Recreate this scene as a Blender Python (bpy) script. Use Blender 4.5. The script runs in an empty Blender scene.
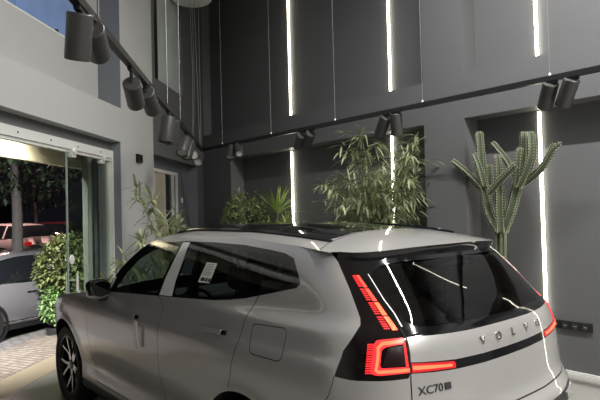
import bpy, bmesh, math, random
import numpy as np
from mathutils import Vector, Matrix
from mathutils.geometry import delaunay_2d_cdt
C = bpy.context.scene.collection
PI = math.pi
random.seed(7)
rng = np.random.default_rng(7)

# ------------------------------------------------------------------ camera
FL, CH, PITCH, ROLL = 550.0, 1.72, 13 / 550.0, .0255
_c, _s = math.cos(PITCH), math.sin(PITCH)
_X, _Y0, _F = np.array([1., 0, 0]), np.array([0, -_s, _c]), np.array([0, _c, _s])
CR = math.cos(ROLL) * _X - math.sin(ROLL) * _Y0
CU = math.sin(ROLL) * _X + math.cos(ROLL) * _Y0
CO = np.array([0, 0, CH])
cam_d = bpy.data.cameras.new('camera'); cam = bpy.data.objects.new('camera', cam_d); C.objects.link(cam)
cam_d.sensor_width = 36; cam_d.lens = FL * 36 / 600; cam_d.clip_start = .05; cam_d.clip_end = 200
m = Matrix.Identity(4)
for i in range(3):
    m[i][0], m[i][1], m[i][2], m[i][3] = CR[i], CU[i], -_F[i], CO[i]
cam.matrix_world = m
bpy.context.scene.camera = cam

def at(u, v, n, k):
    """where the sight line of a photo point meets the plane n.p = k"""
    d = _F + CR * (u - 300) / FL + CU * (200 - v) / FL
    n = np.asarray(n, float)
    return CO + d * ((k - n @ CO) / (n @ d))

# ------------------------------------------------------------------ helpers
def tag(o, label, cat, group=None):
    o['label'] = label; o['category'] = cat
    if group: o['group'] = group
    return o
def thing(name, label, cat, loc=(0, 0, 0), rotz=0., group=None):
    o = bpy.data.objects.new(name, None); C.objects.link(o)
    o.location = loc; o.rotation_euler = (0, 0, rotz); o.empty_display_size = .1
    return tag(o, label, cat, group)
def mesh_obj(name, verts, faces, mat, parent=None, normals=None, smooth=False):
    me = bpy.data.meshes.new(name)
    me.from_pydata([tuple(map(float, v)) for v in verts], [], [tuple(map(int, f)) for f in faces])
    if mat: me.materials.append(mat)
    if smooth or normals is not None:
        me.polygons.foreach_set('use_smooth', [True] * len(me.polygons))
    me.update()
    if normals is not None:
        me.normals_split_custom_set_from_vertices([tuple(map(float, n)) for n in normals])
    o = bpy.data.objects.new(name, me); C.objects.link(o)
    if parent: o.parent = parent
    return o
def obj(name, bm, mat, parent=None, smooth=True, angle=35):
    bmesh.ops.recalc_face_normals(bm, faces=bm.faces[:])
    me = bpy.data.meshes.new(name); bm.to_mesh(me); bm.free()
    for mm in (mat if isinstance(mat, (list, tuple)) else [mat]): me.materials.append(mm)
    if smooth:
        me.polygons.foreach_set('use_smooth', [True] * len(me.polygons))
        me.set_sharp_from_angle(angle=math.radians(angle))
    o = bpy.data.objects.new(name, me); C.objects.link(o)
    if parent: o.parent = parent
    return o
def struct(name, bm, mat, smooth=False):
    o = obj(name, bm, mat, None, smooth); o['kind'] = 'structure'; return o
def BM(): return bmesh.new()
def box(bm, lo, hi, mtx=None, bevel=0., seg=2):
    g = bmesh.ops.create_cube(bm, size=1)
    vs = g['verts']
    for v in vs:
        v.co = Vector([lo[i] + (v.co[i] + .5) * (hi[i] - lo[i]) for i in range(3)])
    if bevel:
        es = list({e for v in vs for e in v.link_edges})
        r = bmesh.ops.bevel(bm, geom=es, offset=bevel, segments=seg, affect='EDGES', profile=.5)
        vs = list({v for f in r['faces'] for v in f.verts} | {v for v in vs if v.is_valid})
    if mtx is not None: bmesh.ops.transform(bm, matrix=mtx, verts=[v for v in vs if v.is_valid])
    return vs
def lathe(bm, prof, seg=32, mtx=None, caps=True):
    """profile of (radius, height) turned about z"""
    rings = []
    vs = []
    for r, z in prof:
        ring = [bm.verts.new((r * math.cos(2 * PI * i / seg), r * math.sin(2 * PI * i / seg), z)) for i in range(seg)] if r > 1e-6 else [bm.verts.new((0, 0, z))]
        rings.append(ring); vs += ring
    for A, B in zip(rings, rings[1:]):
        for i in range(seg):
            j = (i + 1) % seg
            q = [A[i % len(A)], A[j % len(A)], B[j % len(B)], B[i % len(B)]]
            q2 = []
            for v in q:
                if v not in q2: q2.append(v)
            if len(q2) > 2:
                try: bm.faces.new(q2)
                except ValueError: pass
    if caps:
        for r in (rings[0], rings[-1]):
            if len(r) > 2:
                try: bm.faces.new(r)
                except ValueError: pass
    if mtx is not None: bmesh.ops.transform(bm, matrix=mtx, verts=vs)
    return vs
def frame_to(d, up=(0, 0, 1)):
    z = Vector(d).normalized(); u = Vector(up)
    if abs(z.dot(u)) > .98: u = Vector((1, 0, 0))
    x = u.cross(z).normalized(); y = z.cross(x)
    M = Matrix.Identity(3)
    for i in range(3): M[i][0], M[i][1], M[i][2] = x[i], y[i], z[i]
    return M
def tube(bm, pts, rad, seg=8, cap=True, flat=1., up=(0, 0, 1)):
    pts = [Vector(p) for p in pts]
    rads = rad if isinstance(rad, (list, tuple, np.ndarray)) else [rad] * len(pts)
    rings = []
    for i, p in enumerate(pts):
        d = (pts[min(i + 1, len(pts) - 1)] - pts[max(i - 1, 0)])
        M = frame_to(d, up)
        rings.append([bm.verts.new(p + M @ Vector((rads[i] * math.cos(2 * PI * k / seg), rads[i] * flat * math.sin(2 * PI * k / seg), 0))) for k in range(seg)])
    for A, B in zip(rings, rings[1:]):
        for k in range(seg):
            bm.faces.new((A[k], A[(k + 1) % seg], B[(k + 1) % seg], B[k]))
    if cap:
        bm.faces.new(rings[0][::-1]); bm.faces.new(rings[-1])
def prism(bm, poly, z0, z1, mtx=None):
    """closed 2d outline extruded in z"""
    a = [bm.verts.new((p[0], p[1], z0)) for p in poly]; b = [bm.verts.new((p[0], p[1], z1)) for p in poly]
    n = len(poly)
    bm.faces.new(a[::-1]); bm.faces.new(b)
    for i in range(n): bm.faces.new((a[i], a[(i + 1) % n], b[(i + 1) % n], b[i]))
    if mtx is not None: bmesh.ops.transform(bm, matrix=mtx, verts=a + b)

# ------------------------------------------------------------------ materials
def mat(name, col, rough=.5, metal=0., spec=.5, coat=0., emit=None, estr=0., noise=None, bump=None, coat_rough=.03):
    """noise=(scale, amount): small colour variation of the stuff itself; bump=(scale, strength)"""
    M_ = bpy.data.materials.new(name); M_.use_nodes = True
    nt = M_.node_tree; b = nt.nodes['Principled BSDF']
    b.inputs['Base Color'].default_value = (*col, 1); b.inputs['Roughness'].default_value = rough
    b.inputs['Metallic'].default_value = metal; b.inputs['Specular IOR Level'].default_value = spec
    b.inputs['Coat Weight'].default_value = coat; b.inputs['Coat Roughness'].default_value = coat_rough
    if emit: b.inputs['Emission Color'].default_value = (*emit, 1); b.inputs['Emission Strength'].default_value = estr
    if noise or bump:
        tc = nt.nodes.new('ShaderNodeTexCoord')
    if noise:
        n = nt.nodes.new('ShaderNodeTexNoise'); n.inputs['Scale'].default_value = noise[0]; n.inputs['Detail'].default_value = 5
        nt.links.new(tc.outputs['Object'], n.inputs['Vector'])
        r = nt.nodes.new('ShaderNodeMix'); r.data_type = 'RGBA'
        r.inputs[6].default_value = (*[c * (1 - noise[1]) for c in col], 1); r.inputs[7].default_value = (*[min(1, c * (1 + noise[1])) for c in col], 1)
        nt.links.new(n.outputs['Fac'], r.inputs[0]); nt.links.new(r.outputs[2], b.inputs['Base Color'])
    if bump:
        n2 = nt.nodes.new('ShaderNodeTexNoise'); n2.inputs['Scale'].default_value = bump[0]; n2.inputs['Detail'].default_value = 4
        nt.links.new(tc.outputs['Object'], n2.inputs['Vector'])
        bp = nt.nodes.new('ShaderNodeBump'); bp.inputs['Strength'].default_value = bump[1]; bp.inputs['Distance'].default_value = .01
        nt.links.new(n2.outputs['Fac'], bp.inputs['Height']); nt.links.new(bp.outputs['Normal'], b.inputs['Normal'])
    return M_
def glass_mat(name, tint=(.6, .65, .62), refl=.045, rough=.0):
    M_ = bpy.data.materials.new(name); M_.use_nodes = True
    nt = M_.node_tree; nt.nodes.clear()
    out = nt.nodes.new('ShaderNodeOutputMaterial'); mx = nt.nodes.new('ShaderNodeMixShader')
    tr = nt.nodes.new('ShaderNodeBsdfTransparent'); gl = nt.nodes.new('ShaderNodeBsdfGlossy'); ge = nt.nodes.new('ShaderNodeNewGeometry')
    tr.inputs[0].default_value = (*tint, 1); gl.inputs[0].default_value = (1, 1, 1, 1); gl.inputs['Roughness'].default_value = rough
    def mth(op, a, b=None):
        q = nt.nodes.new('ShaderNodeMath'); q.operation = op
        for i, v in enumerate((a, b)):
            if v is None: continue
            if isinstance(v, (int, float)): q.inputs[i].default_value = v
            else: nt.links.new(v, q.inputs[i])
        return q.outputs[0]
    dt = nt.nodes.new('ShaderNodeVectorMath'); dt.operation = 'DOT_PRODUCT'
    nt.links.new(ge.outputs['Incoming'], dt.inputs[0]); nt.links.new(ge.outputs['Normal'], dt.inputs[1])
    fr = mth('ADD', mth('MULTIPLY', mth('POWER', mth('SUBTRACT', 1.0, mth('ABSOLUTE', dt.outputs['Value'])), 5.0), .95), refl)   # mirror share grows towards grazing sight
    nt.links.new(fr, mx.inputs[0]); nt.links.new(tr.outputs[0], mx.inputs[1]); nt.links.new(gl.outputs[0], mx.inputs[2])
    nt.links.new(mx.outputs[0], out.inputs[0])
    return M_
# ------------------------------------------------------------------ the car: surface functions (x forward from the rear axle, y left, z up)
def spl(pts):
    xs = np.array([p[0] for p in pts]); ys = np.array([p[1] for p in pts])
    # monotone cubic (pchip-like) interpolation
    h = np.diff(xs); d = np.diff(ys) / h
    m_ = np.zeros(len(xs)); m_[0], m_[-1] = d[0], d[-1]
    for i in range(1, len(xs) - 1):
        m_[i] = 0 if d[i - 1] * d[i] <= 0 else 3 * (h[i - 1] + h[i]) / ((2 * h[i] + h[i - 1]) / d[i - 1] + (h[i] + 2 * h[i - 1]) / d[i])
    def fn(x):
        x = np.clip(np.asarray(x, float), xs[0], xs[-1]); i = np.clip(np.searchsorted(xs, x) - 1, 0, len(xs) - 2)
        t = (x - xs[i]) / h[i]
        return ((1 + 2 * t) * (1 - t) ** 2 * ys[i] + t * (1 - t) ** 2 * h[i] * m_[i] + t * t * (3 - 2 * t) * ys[i + 1] + t * t * (t - 1) * h[i] * m_[i + 1])
    return fn
def sstep(a, b, x):
    t = np.clip((np.asarray(x, float) - a) / (b - a), 0, 1); return t * t * (3 - 2 * t)
xr = spl([(.18, -.78), (.25, -.86), (.33, -.94), (.42, -1.01), (.55, -1.035), (.66, -1.042), (.72, -1.036), (.77, -1.008), (.83, -.985), (.92, -.975), (1.02, -.965), (1.10, -.955), (1.16, -.935), (1.22, -.895), (1.32, -.815), (1.42, -.725), (1.50, -.645), (1.58, -.555), (1.66, -.46)])
xf = spl([(.18, 3.69), (.3, 3.78), (.45, 3.84), (.7, 3.85), (.85, 3.82), (.95, 3.74), (1.05, 3.54)])
wz = spl([(.18, .80), (.24, .868), (.30, .90), (.38, .905), (.46, .902), (.55, .912), (.68, .932), (.80, .943), (.92, .945), (.99, .940), (1.04, .925), (1.08, .905), (1.2, .872), (1.32, .832), (1.42, .790), (1.50, .748), (1.56, .705), (1.62, .645)])
AR, NR = .46, 3.0       # rear corner length, superellipse power
AF, NF = .75, 2.6
XT, XTF = -1.0 + AR, 3.81 - AF
def canon(A, n, W=.92):
    th = np.linspace(0, PI / 2, 400)
    a = A * (1 - np.cos(th) ** (2 / n)); b = np.sin(th) ** (2 / n)     # th = 0 rear centre, th = pi/2 side tangent
    l = np.r_[0, np.cumsum(np.hypot(np.diff(a), W * np.diff(b)))]
    return l, a, b
LR, aR, bR = canon(AR, NR)
LF, aF, bF = canon(AF, NF)
PMIN = XT - LR[-1]; PMAX = XTF + LF[-1]
FWX = 2.94
def Wd_(x, z):
    w = wz(z)
    up = sstep(1.0, 1.25, z)
    k = (.035 + .055 * up) * sstep(.5, -1.0, x) + (.03 + .06 * up) * sstep(2.2, 3.7, x) + .03 * up * sstep(1.2, 2.4, x)
    w = w * (1 - k)
    # rear haunch and wheel arch lips
    w = w + .012 * np.exp(-((z - .93) / .10) ** 2) * np.exp(-((x + .05) / .55) ** 2)
    sh = np.where(z < 1.165, np.exp(-((z - 1.165) / .13) ** 2), np.exp(-((z - 1.165) / .055) ** 2))
    w = w + .024 * sh * sstep(1.1, .0, x)                     # the shoulder over the rear wheel
    for cx in (0., FWX):
        r = np.hypot(x - cx, z - .37)
        w = w + .012 * np.exp(-((r - .42) / .05) ** 2) * (z > .1)
    # hollow in the lower doors
    w = w - .022 * np.exp(-((z - .50) / .10) ** 2) * sstep(.35, .8, x) * sstep(2.55, 2.1, x)
    return w
def S(p, z):
    p = np.asarray(p, float); z = np.asarray(z, float)
    lr = np.clip(XT - p, 0, LR[-1]); lf = np.clip(p - XTF, 0, LF[-1])
    ar = np.interp(LR[-1] - lr, LR, aR); br = np.interp(LR[-1] - lr, LR, bR)
    af = np.interp(LF[-1] - lf, LF, aF); bf = np.interp(LF[-1] - lf, LF, bF)
    x = np.where(p < XT, -1.0 + ar, np.where(p > XTF, 3.81 - af, p))
    x = x + (xr(z) + 1.0) * (1 - sstep(XT, XT + 1.5, p)) + (xf(z) - 3.81) * sstep(XTF - 1.0, XTF, p)
    b = np.where(p < XT, br, np.where(p > XTF, bf, 1.0))
    return np.stack([x, b * Wd_(x, z), z], -1)
def p_of_x(x, z):
    """side position x -> surface parameter"""
    lo, hi = np.full(np.shape(x), PMIN), np.full(np.shape(x), PMAX)
    for _ in range(40):
        mid = (lo + hi) / 2; g = S(mid, z)[..., 0] < x
        lo, hi = np.where(g, mid, lo), np.where(g, hi, mid)
    return (lo + hi) / 2
def p_of_y(y, z):
    """rear face position y -> surface parameter"""
    lo, hi = np.full(np.shape(y), PMIN), np.full(np.shape(y), XT + .3)
    for _ in range(40):
        mid = (lo + hi) / 2; g = S(mid, z)[..., 1] < y
        lo, hi = np.where(g, mid, lo), np.where(g, hi, mid)
    return (lo + hi) / 2
zt = spl([(-.75, 1.47), (-.4, 1.525), (0, 1.56), (.5, 1.585), (1.0, 1.585), (1.5, 1.55), (1.75, 1.515)])    # roof edge height along the side
zc = spl([(-.75, 1.515), (-.4, 1.585), (0, 1.628), (.5, 1.655), (1.0, 1.655), (1.5, 1.61), (1.8, 1.56)])   # roof centre height
zh = spl([(2.0, 1.06), (2.4, 1.03), (3.0, .985), (3.5, .90), (3.75, .80)])
def Rf(x, y):
    """roof"""
    x = np.asarray(x, float); y = np.asarray(y, float)
    w = Wd_(x, zt(x)); q = np.clip(np.abs(y) / w, 0, 1.05)
    return np.stack([x, y, zt(x) + (zc(x) - zt(x)) * (1 - q ** 2.6)], -1)
zh = spl([(1.9, 1.125), (2.1, 1.11), (2.4, 1.085), (2.8, 1.04), (3.2, .98), (3.5, .91), (3.7, .82), (3.81, .76)])
def p_near(x, y, z):
    pp = np.linspace(PMIN, 2.6, 1500); q = S(pp, np.full_like(pp, z))
    c = float(pp[np.argmin((q[:, 0] - x) ** 2 + (q[:, 1] - y) ** 2)])
    pp = np.linspace(c - .004, c + .004, 161); q = S(pp, np.full_like(pp, z))
    return float(pp[np.argmin((q[:, 0] - x) ** 2 + (q[:, 1] - y) ** 2)])
def xz(pts):                       # outline on the flank, given as (x, z)
    return [(float(p_of_x(x, z)), z) for x, z in pts]
def yz(pts):                       # outline on the rear face, given as (y, z)
    return [(float(p_of_y(y, z)), z) for y, z in pts]
def xyz(pts):
    return [(p_near(*q), q[2]) for q in pts]
def dense(pts, step=.03, closed=True, curve=False):
    out = []; n = len(pts)
    if curve:                      # Catmull-Rom through the points
        for i in range(n if closed else n - 1):
            a, b, c, d = [np.array(pts[(i + k) % n] if closed else pts[min(max(i + k, 0), n - 1)], float) for k in (-1, 0, 1, 2)]
            m_ = max(2, int(np.linalg.norm(c - b) / step))
            for t in np.arange(m_) / m_:
                out.append(tuple(.5 * (2 * b + (c - a) * t + (2 * a - 5 * b + 4 * c - d) * t * t + (3 * b - a - 3 * c + d) * t ** 3)))
        if not closed: out.append(tuple(pts[-1]))
        return out
    for i in range(n if closed else n - 1):
        a, b = np.array(pts[i], float), np.array(pts[(i + 1) % n], float)
        m_ = max(1, int(np.linalg.norm(b - a) / step))
        out += [tuple(a + (b - a) * t / m_) for t in range(m_)]
    if not closed: out.append(tuple(pts[-1]))
    return out
def rounded(pts, r, k=5):
    out = []; n = len(pts)
    for i in range(n):
        a, b, c = [np.array(pts[(i + j) % n], float) for j in (-1, 0, 1)]
        d1 = (a - b) / np.hypot(*(a - b)); d2 = (c - b) / np.hypot(*(c - b))
        rr = min(r, .45 * np.hypot(*(a - b)), .45 * np.hypot(*(c - b)))
        for t in np.linspace(0, 1, k):
            out.append(tuple((1 - t) ** 2 * (b + d1 * rr) + 2 * t * (1 - t) * b + t * t * (b + d2 * rr)))
    return out
def strip(line, w=.005, closed=False):
    """thin polygon(s) along a line: a shut line"""
    L = np.array(line, float); n = len(L)
    def nrm(i):
        a = L[(i - 1) % n] if closed or i > 0 else L[i]; b = L[(i + 1) % n] if closed or i < n - 1 else L[i]
        d = b - a; d = d / (np.hypot(*d) + 1e-12); return np.array([-d[1], d[0]])
    A = [tuple(L[i] + nrm(i) * w / 2) for i in range(n)]; B = [tuple(L[i] - nrm(i) * w / 2) for i in range(n)]
    if closed: return [[A[i], A[(i + 1) % n], B[(i + 1) % n], B[i]] for i in range(n)]
    return [A + B[::-1]]
def inside(P, poly):
    P = np.asarray(P); poly = np.asarray(poly); x, y = P[:, 0], P[:, 1]
    r = np.zeros(len(P), bool); n = len(poly)
    for i in range(n):
        x1, y1 = poly[i]; x2, y2 = poly[(i + 1) % n]
        if y1 == y2: continue
        r ^= ((y1 > y) != (y2 > y)) & (x < (x2 - x1) * (y - y1) / (y2 - y1) + x1)
    return r
def cut_surface(fn, outline, regions, sx, sy, holes=()):
    """regions: [(name, [polygons])] by priority; returns {name: (verts, faces, normals)} with crisp edges between them"""
    o = np.array(outline); lo, hi = o.min(0), o.max(0)
    pts = []; edges = []
    def add_loop(poly):
        k = len(pts); pts.extend(poly); n = len(poly)
        edges.extend((k + i, k + (i + 1) % n) for i in range(n))
    add_loop(list(outline))
    for h in holes: add_loop(list(h))
    for _, polys in regions:
        for q in polys: add_loop(list(q))
    gx = np.arange(lo[0] + sx / 2, hi[0], sx); gy = np.arange(lo[1] + sy / 2, hi[1], sy)
    G = np.array([(a, b) for j, b in enumerate(gy) for a in gx]).reshape(-1, 2)
    G = G[inside(G, outline)]
    E_ = np.array(pts)
    keep = np.ones(len(G), bool)
    for k in range(0, len(G), 500):
        d = ((G[k:k + 500, None, :] - E_[None]) ** 2).sum(-1).min(1); keep[k:k + 500] = d > (.3 * min(sx, sy)) ** 2
    pts.extend(map(tuple, G[keep]))
    V, _, Fc, *_r = delaunay_2d_cdt([Vector(q) for q in pts], edges, [], 0, 1e-6)
    if not len(Fc): raise ValueError('empty outline %s' % (outline,))
    V = np.array([tuple(v) for v in V]); Fc = np.array([f[:3] for f in Fc])
    cen = V[Fc].mean(1)
    lab = np.full(len(Fc), -1)
    ins = inside(cen, outline)
    for h in holes: ins &= ~inside(cen, h)
    for k in range(len(regions) - 1, -1, -1):
        for q in regions[k][1]: lab[inside(cen, q)] = k
    lab[~ins] = -2
    e = 2e-3
    P = fn(V[:, 0], V[:, 1])
    N_ = np.cross(fn(V[:, 0] + e, V[:, 1]) - fn(V[:, 0] - e, V[:, 1]), fn(V[:, 0], V[:, 1] + e) - fn(V[:, 0], V[:, 1] - e))
    N_ /= np.linalg.norm(N_, axis=1)[:, None] + 1e-12
    if fn is S: N_ = -N_
    res = {}
    for k in range(-1, len(regions)):
        f = Fc[lab == k]
        if not len(f): continue
        ids, inv = np.unique(f, return_inverse=True)
        res['rest' if k < 0 else regions[k][0]] = (P[ids], inv.reshape(-1, 3), N_[ids])
    return res
def merge(parts):
    V, F, N_ = [], [], []; k = 0
    for v, f, n in parts:
        V.append(v); F.append(np.asarray(f) + k); N_.append(n); k += len(v)
    return np.vstack(V), np.vstack(F), np.vstack(N_)
FLIP = np.array([1, -1, 1])
def mirrored(t): return t[0] * FLIP, np.asarray(t[1])[:, ::-1], t[2] * FLIP
def fix(t):
    """wind the faces along their normals"""
    v, f, n = t; f = np.array(f)
    g = np.cross(v[f[:, 1]] - v[f[:, 0]], v[f[:, 2]] - v[f[:, 0]])
    bad = (g * n[f].mean(1)).sum(1) < 0
    f[bad] = f[bad][:, ::-1]
    return v, f, n
def put(name, t, m_, parent):
    v, f, n = fix(t); return mesh_obj(name, v, f, m_, parent, normals=n)
def patch(name, poly, fn, off, thick, m_, parent, mirror=False, sx=.03):
    """a thin solid plate lying on the surface: raised by off, as thick as thick"""
    r = cut_surface(fn, poly, [], sx, sx)['rest']; v, f, n = fix(r)
    c = v.mean(0)
    if mirror: v, f, n = v * FLIP, f[:, ::-1], n * FLIP
    bm = BM(); top = [bm.verts.new(tuple(q)) for q in v + n * (off)]
    bot = [bm.verts.new(tuple(q)) for q in v + n * (off - thick)]
    cnt = {}
    for a, b, d in f:
        bm.faces.new((top[a], top[b], top[d])); bm.faces.new((bot[d], bot[b], bot[a]))
        for e in ((a, b), (b, d), (d, a)): cnt[e] = 1
    for a, b in list(cnt):
        if (b, a) not in cnt: bm.faces.new((top[b], top[a], bot[a], bot[b]))
    return obj(name, bm, m_, parent)
# ------------------------------------------------------------------ the car
PAINT = mat('paint', (.40, .385, .375), .32, .25, .5, coat=1.0)
GLOSS = mat('gloss_black', (.005, .005, .006), .08, 0, .4, coat=.15)
SATIN = mat('satin_black', (.012, .012, .013), .45)
RUBBER = mat('rubber', (.012, .012, .012), .75)
GAPM = mat('gap', (.008, .008, .008), .9)
CHROME = mat('chrome', (.75, .75, .76), .08, 1)
ALLOY = mat('alloy', (.36, .36, .37), .25, 1)
FILM = mat('film', (.74, .76, .74), .45)
PAPER = mat('paper', (.88, .87, .80), .6)
INK = mat('ink', (.03, .03, .035), .5)
GLASS = glass_mat('car_glass', (.50, .56, .53))
DARKGLASS = glass_mat('privacy_glass', (.24, .25, .25))
QGLASS = glass_mat('quarter_glass', (.14, .145, .15))
PANO = mat('roof_glass', (.004, .004, .005), .03, 0, .6, coat=1)
TRIMIN = mat('interior', (.045, .045, .045), .6, bump=(120, .2))
LEATHER = mat('leather', (.10, .10, .10), .5, bump=(90, .2))
LAMPBLK = mat('lamp_black', (.006, .004, .004), .06, spec=.4)
RED = mat('red_led', (.5, .01, .01), .3, emit=(1, .03, .035), estr=1.25)
ORANGE = mat('red_led_core', (.6, .1, .02), .3, emit=(1, .10, .05), estr=2.3)
REDMID = mat('red_led_mid', (.6, .04, .02), .3, emit=(1, .06, .045), estr=1.7)
REDDIM = mat('red_lens', (.35, .01, .012), .12, coat=1, emit=(1, .02, .03), estr=.45)
CARYAW, CARPOS = 2.271, (.387, 3.487)
car = thing('car', 'pale grey-beige five-door estate suv with glowing red tail lamps on the showroom floor', 'car', (CARPOS[0], CARPOS[1], 0), CARYAW)

DLO = dense([(1.965, 1.133), (1.90, 1.262), (1.80, 1.343), (1.62, 1.455), (1.48, 1.500), (1.31, 1.532), (1.0, 1.547), (.60, 1.549), (.26, 1.541), (.0, 1.521), (-.12, 1.508), (-.20, 1.485), (-.27, 1.41), (-.303, 1.368), (-.285, 1.345), (-.1, 1.303), (.09, 1.262), (.22, 1.243), (.37, 1.226), (.53, 1.216), (.9, 1.193), (1.05, 1.184), (1.45, 1.162), (1.75, 1.142)], .03)
W_FRONT = rounded([(1.83, 1.160), (1.70, 1.295), (1.55, 1.405), (1.38, 1.472), (1.2, 1.507), (1.015, 1.52), (1.105, 1.200), (1.45, 1.180)], .03)
W_REAR = rounded([(.865, 1.522), (.60, 1.527), (.295, 1.518), (.155, 1.274), (.25, 1.256), (.40, 1.240), (.55, 1.230), (.86, 1.212)], .03)
W_QUART = rounded([(.215, 1.515), (.0, 1.497), (-.12, 1.482), (-.18, 1.462), (-.278, 1.372), (-.265, 1.362), (.085, 1.284)], .025)
FILMP = [(1.0, 1.540), (.905, 1.541), (.885, 1.199), (1.065, 1.190)]
D_FRONT = [(2.29, 1.10), (2.305, .9), (2.285, .6), (2.22, .37), (1.0, .37), (.965, .6), (.96, 1.0), (.97, 1.3), (1.8, 1.3), (1.965, 1.133), (2.05, 1.115)]
arc_ = [(.43 * math.cos(a), .37 + .43 * math.sin(a)) for a in np.linspace(math.radians(0), math.radians(75), 14)]
SEAM_R = [(-.02, 1.30), (.006, 1.215), (.024, 1.157), (.036, 1.057), (.075, .92), (.105, .83), (.11, .79)]
D_REAR = [(.97, 1.3), (.96, 1.0), (.965, .6), (1.0, .37)] + arc_[:] + SEAM_R[::-1]
FLAP = rounded([(-.045, 1.152), (-.312, 1.160), (-.326, 1.011), (-.072, 1.011)], .035, 7)
SILL = [(2.52, .345), (.40, .345), (.40, .1), (2.52, .1)]
def circ(cx, r, n=48): return [(cx + r * math.cos(a), .37 + r * math.sin(a)) for a in np.linspace(0, 2 * PI, n, endpoint=False)]
DP = [(-.40, .68, 1.535), (-.469, .668, 1.476), (-.53, .69, 1.415), (-.587, .709, 1.354), (-.64, .728, 1.29), (-.680, .742, 1.24), (-.692, .752, 1.215), (-.689, .781, 1.181), (-.669, .833, 1.112), (-.667, .895, 1.010), (-.73, .86, 1.003), (-.8, .818, 1.001), (-.86, .74, 1.0), (-.893, .677, 1.001)]
SEAMT = [(-.48, .60, 1.500), (-.588, .612, 1.426), (-.70, .622, 1.31), (-.81, .632, 1.20), (-.848, .635, 1.163), (-.87, .645, 1.10), (-.893, .662, 1.025), (-.905, .672, .95), (-.92, .680, .86), (-.93, .675, .83), (-.94, .65, .80)]
DPp = dense(xyz(DP + SEAMT[6::-1]), .03)
SEAMp = dense(xyz(SEAMT), .03, closed=False)
TG = dense(SEAMp + yz([(.6, .785), (.3, .775)]) + [(PMIN - .01, .775), (PMIN - .01, 1.52)], .05)
TRIMB = dense(yz([(.625, 1.164), (.45, 1.157), (.27, 1.152)]) + [(PMIN - .01, 1.151), (PMIN - .01, 1.52)] + xyz(SEAMT[:5]), .05)
RGLASS = rounded(xyz([(-.585, .575, 1.42), (-.70, .590, 1.31), (-.80, .597, 1.225)]) + yz([(.56, 1.198), (.27, 1.190)]) + [(PMIN - .01, 1.188), (PMIN - .01, 1.47)] + yz([(.52, 1.46)]), .02)
BARP = dense([(PMIN - .01, .992)] + yz([(.2, .994), (.41, 1.001), (.55, 1.010)]) + xyz([(-.893, .662, 1.019), (-.885, .656, 1.064)]) + yz([(.55, 1.055), (.41, 1.043), (.2, 1.036)]) + [(PMIN - .01, 1.034)], .04)
INSERT = dense([(PMIN - .01, .24), (PMIN - .01, .70)] + yz([(.3, .705), (.5, .715), (.60, .733), (.67, .735), (.69, .62), (.66, .45), (.6, .24)]), .05)
LOWER = [(PMIN - .02, .1), (PMIN - .02, .31)] + yz([(.5, .31)]) + xyz([(-.7, .8, .31)]) + [(-.40, .345), (-.40, .1)]
LOWERF = [(3.3, .1), (3.3, .345), (PMAX + .02, .33), (PMAX + .02, .1)]
# outline of one half of the shell
def ztop_front(p):
    z = .9
    for _ in range(30): z = float(zh(S(p, z)[0]))
    return z
hood_p = np.linspace(float(p_of_x(2.1, 1.11)), PMAX, 60)
hood_edge = [(float(p), ztop_front(p)) for p in hood_p]
APIL = [(2.10, 1.112), (1.985, 1.19), (1.90, 1.278), (1.80, 1.360), (1.62, 1.474), (1.50, 1.527), (1.45, float(zt(1.45)))]
roof_edge = [(x, float(zt(x))) for x in np.linspace(1.45, -.40, 50)]
OUT = [(p, .2) for p in np.linspace(PMIN, PMAX, 120)] + [(PMAX, z) for z in np.linspace(.3, .72, 6)] + hood_edge[::-1] + dense(xz(APIL), .03, False)[:-1] + xz(roof_edge) + xz([(-.47, 1.512)]) + [(p, 1.487) for p in np.linspace(float(p_of_y(.58, 1.487)), PMIN, 16)] + [(PMIN, z) for z in np.linspace(1.45, .25, 30)]
HOLES = [xz(circ(0, .425)), xz(circ(FWX, .425))]
def lines(*ls): return [q for l in ls for q in l]
BUMP_SEAM = [(-.667, 1.010), (-.645, .93), (-.60, .875), (-.52, .835), (-.40, .80), (-.3, .70)]
gapl = [strip(xz(dense([(2.30, 1.09), (2.305, .9), (2.285, .6), (2.22, .37)], .05, False, True)), .005),
             strip(xz(dense([(1.07, 1.187), (.97, 1.12), (.962, 1.0), (.965, .6), (1.0, .37)], .05, False)), .005),
             strip(xz(dense(SEAM_R, .04, False, True)), .005),
             strip(xz([(2.22, .372), (1.6, .372), (1.0, .372), (.43, .372)]), .006),
             strip(xz(dense(BUMP_SEAM, .04, False, True)), .004),
             strip(dense(SEAMp[len(SEAMp) // 2 - 2:] + yz([(.6, .785), (.3, .775)]) + [(PMIN, .775)], .06, False), .007),
             strip(xz([(3.25, .99), (3.28, .9), (3.36, .7)]), .004)]
flapgap = strip(xz(FLAP), .0045, True)
regs = [*[('gap%d' % i, g_) for i, g_ in enumerate(gapl)], ('flapgap', flapgap), ('flap', [xz(FLAP)]), ('film', [xz(FILMP)]), ('w_front', [xz(W_FRONT)]), ('w_rear', [xz(W_REAR)]), ('w_quart', [xz(W_QUART)]),
        ('frame', [xz(DLO), dense(xz([(2.11, 1.105), (1.965, 1.14), (1.885, 1.27), (1.80, 1.343), (1.62, 1.455), (1.48, 1.50), (1.45, 1.535), (1.42, 1.6), (1.7, 1.6), (2.15, 1.3)]), .04)]),
        ('dpillar', [DPp]), ('bar', [BARP]), ('rglass', [RGLASS]), ('trim', [TRIMB]), ('tailgate', [TG]), ('insert', [INSERT]),
        ('d_front', [xz(dense(D_FRONT, .05))]), ('d_rear', [xz(dense(D_REAR, .05))]), ('sill', [xz(SILL), LOWER, LOWERF])]
half = cut_surface(S, OUT, regs, .05, .015, HOLES)
both = lambda k: merge([fix(half[k]), fix(mirrored(half[k]))])
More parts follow.
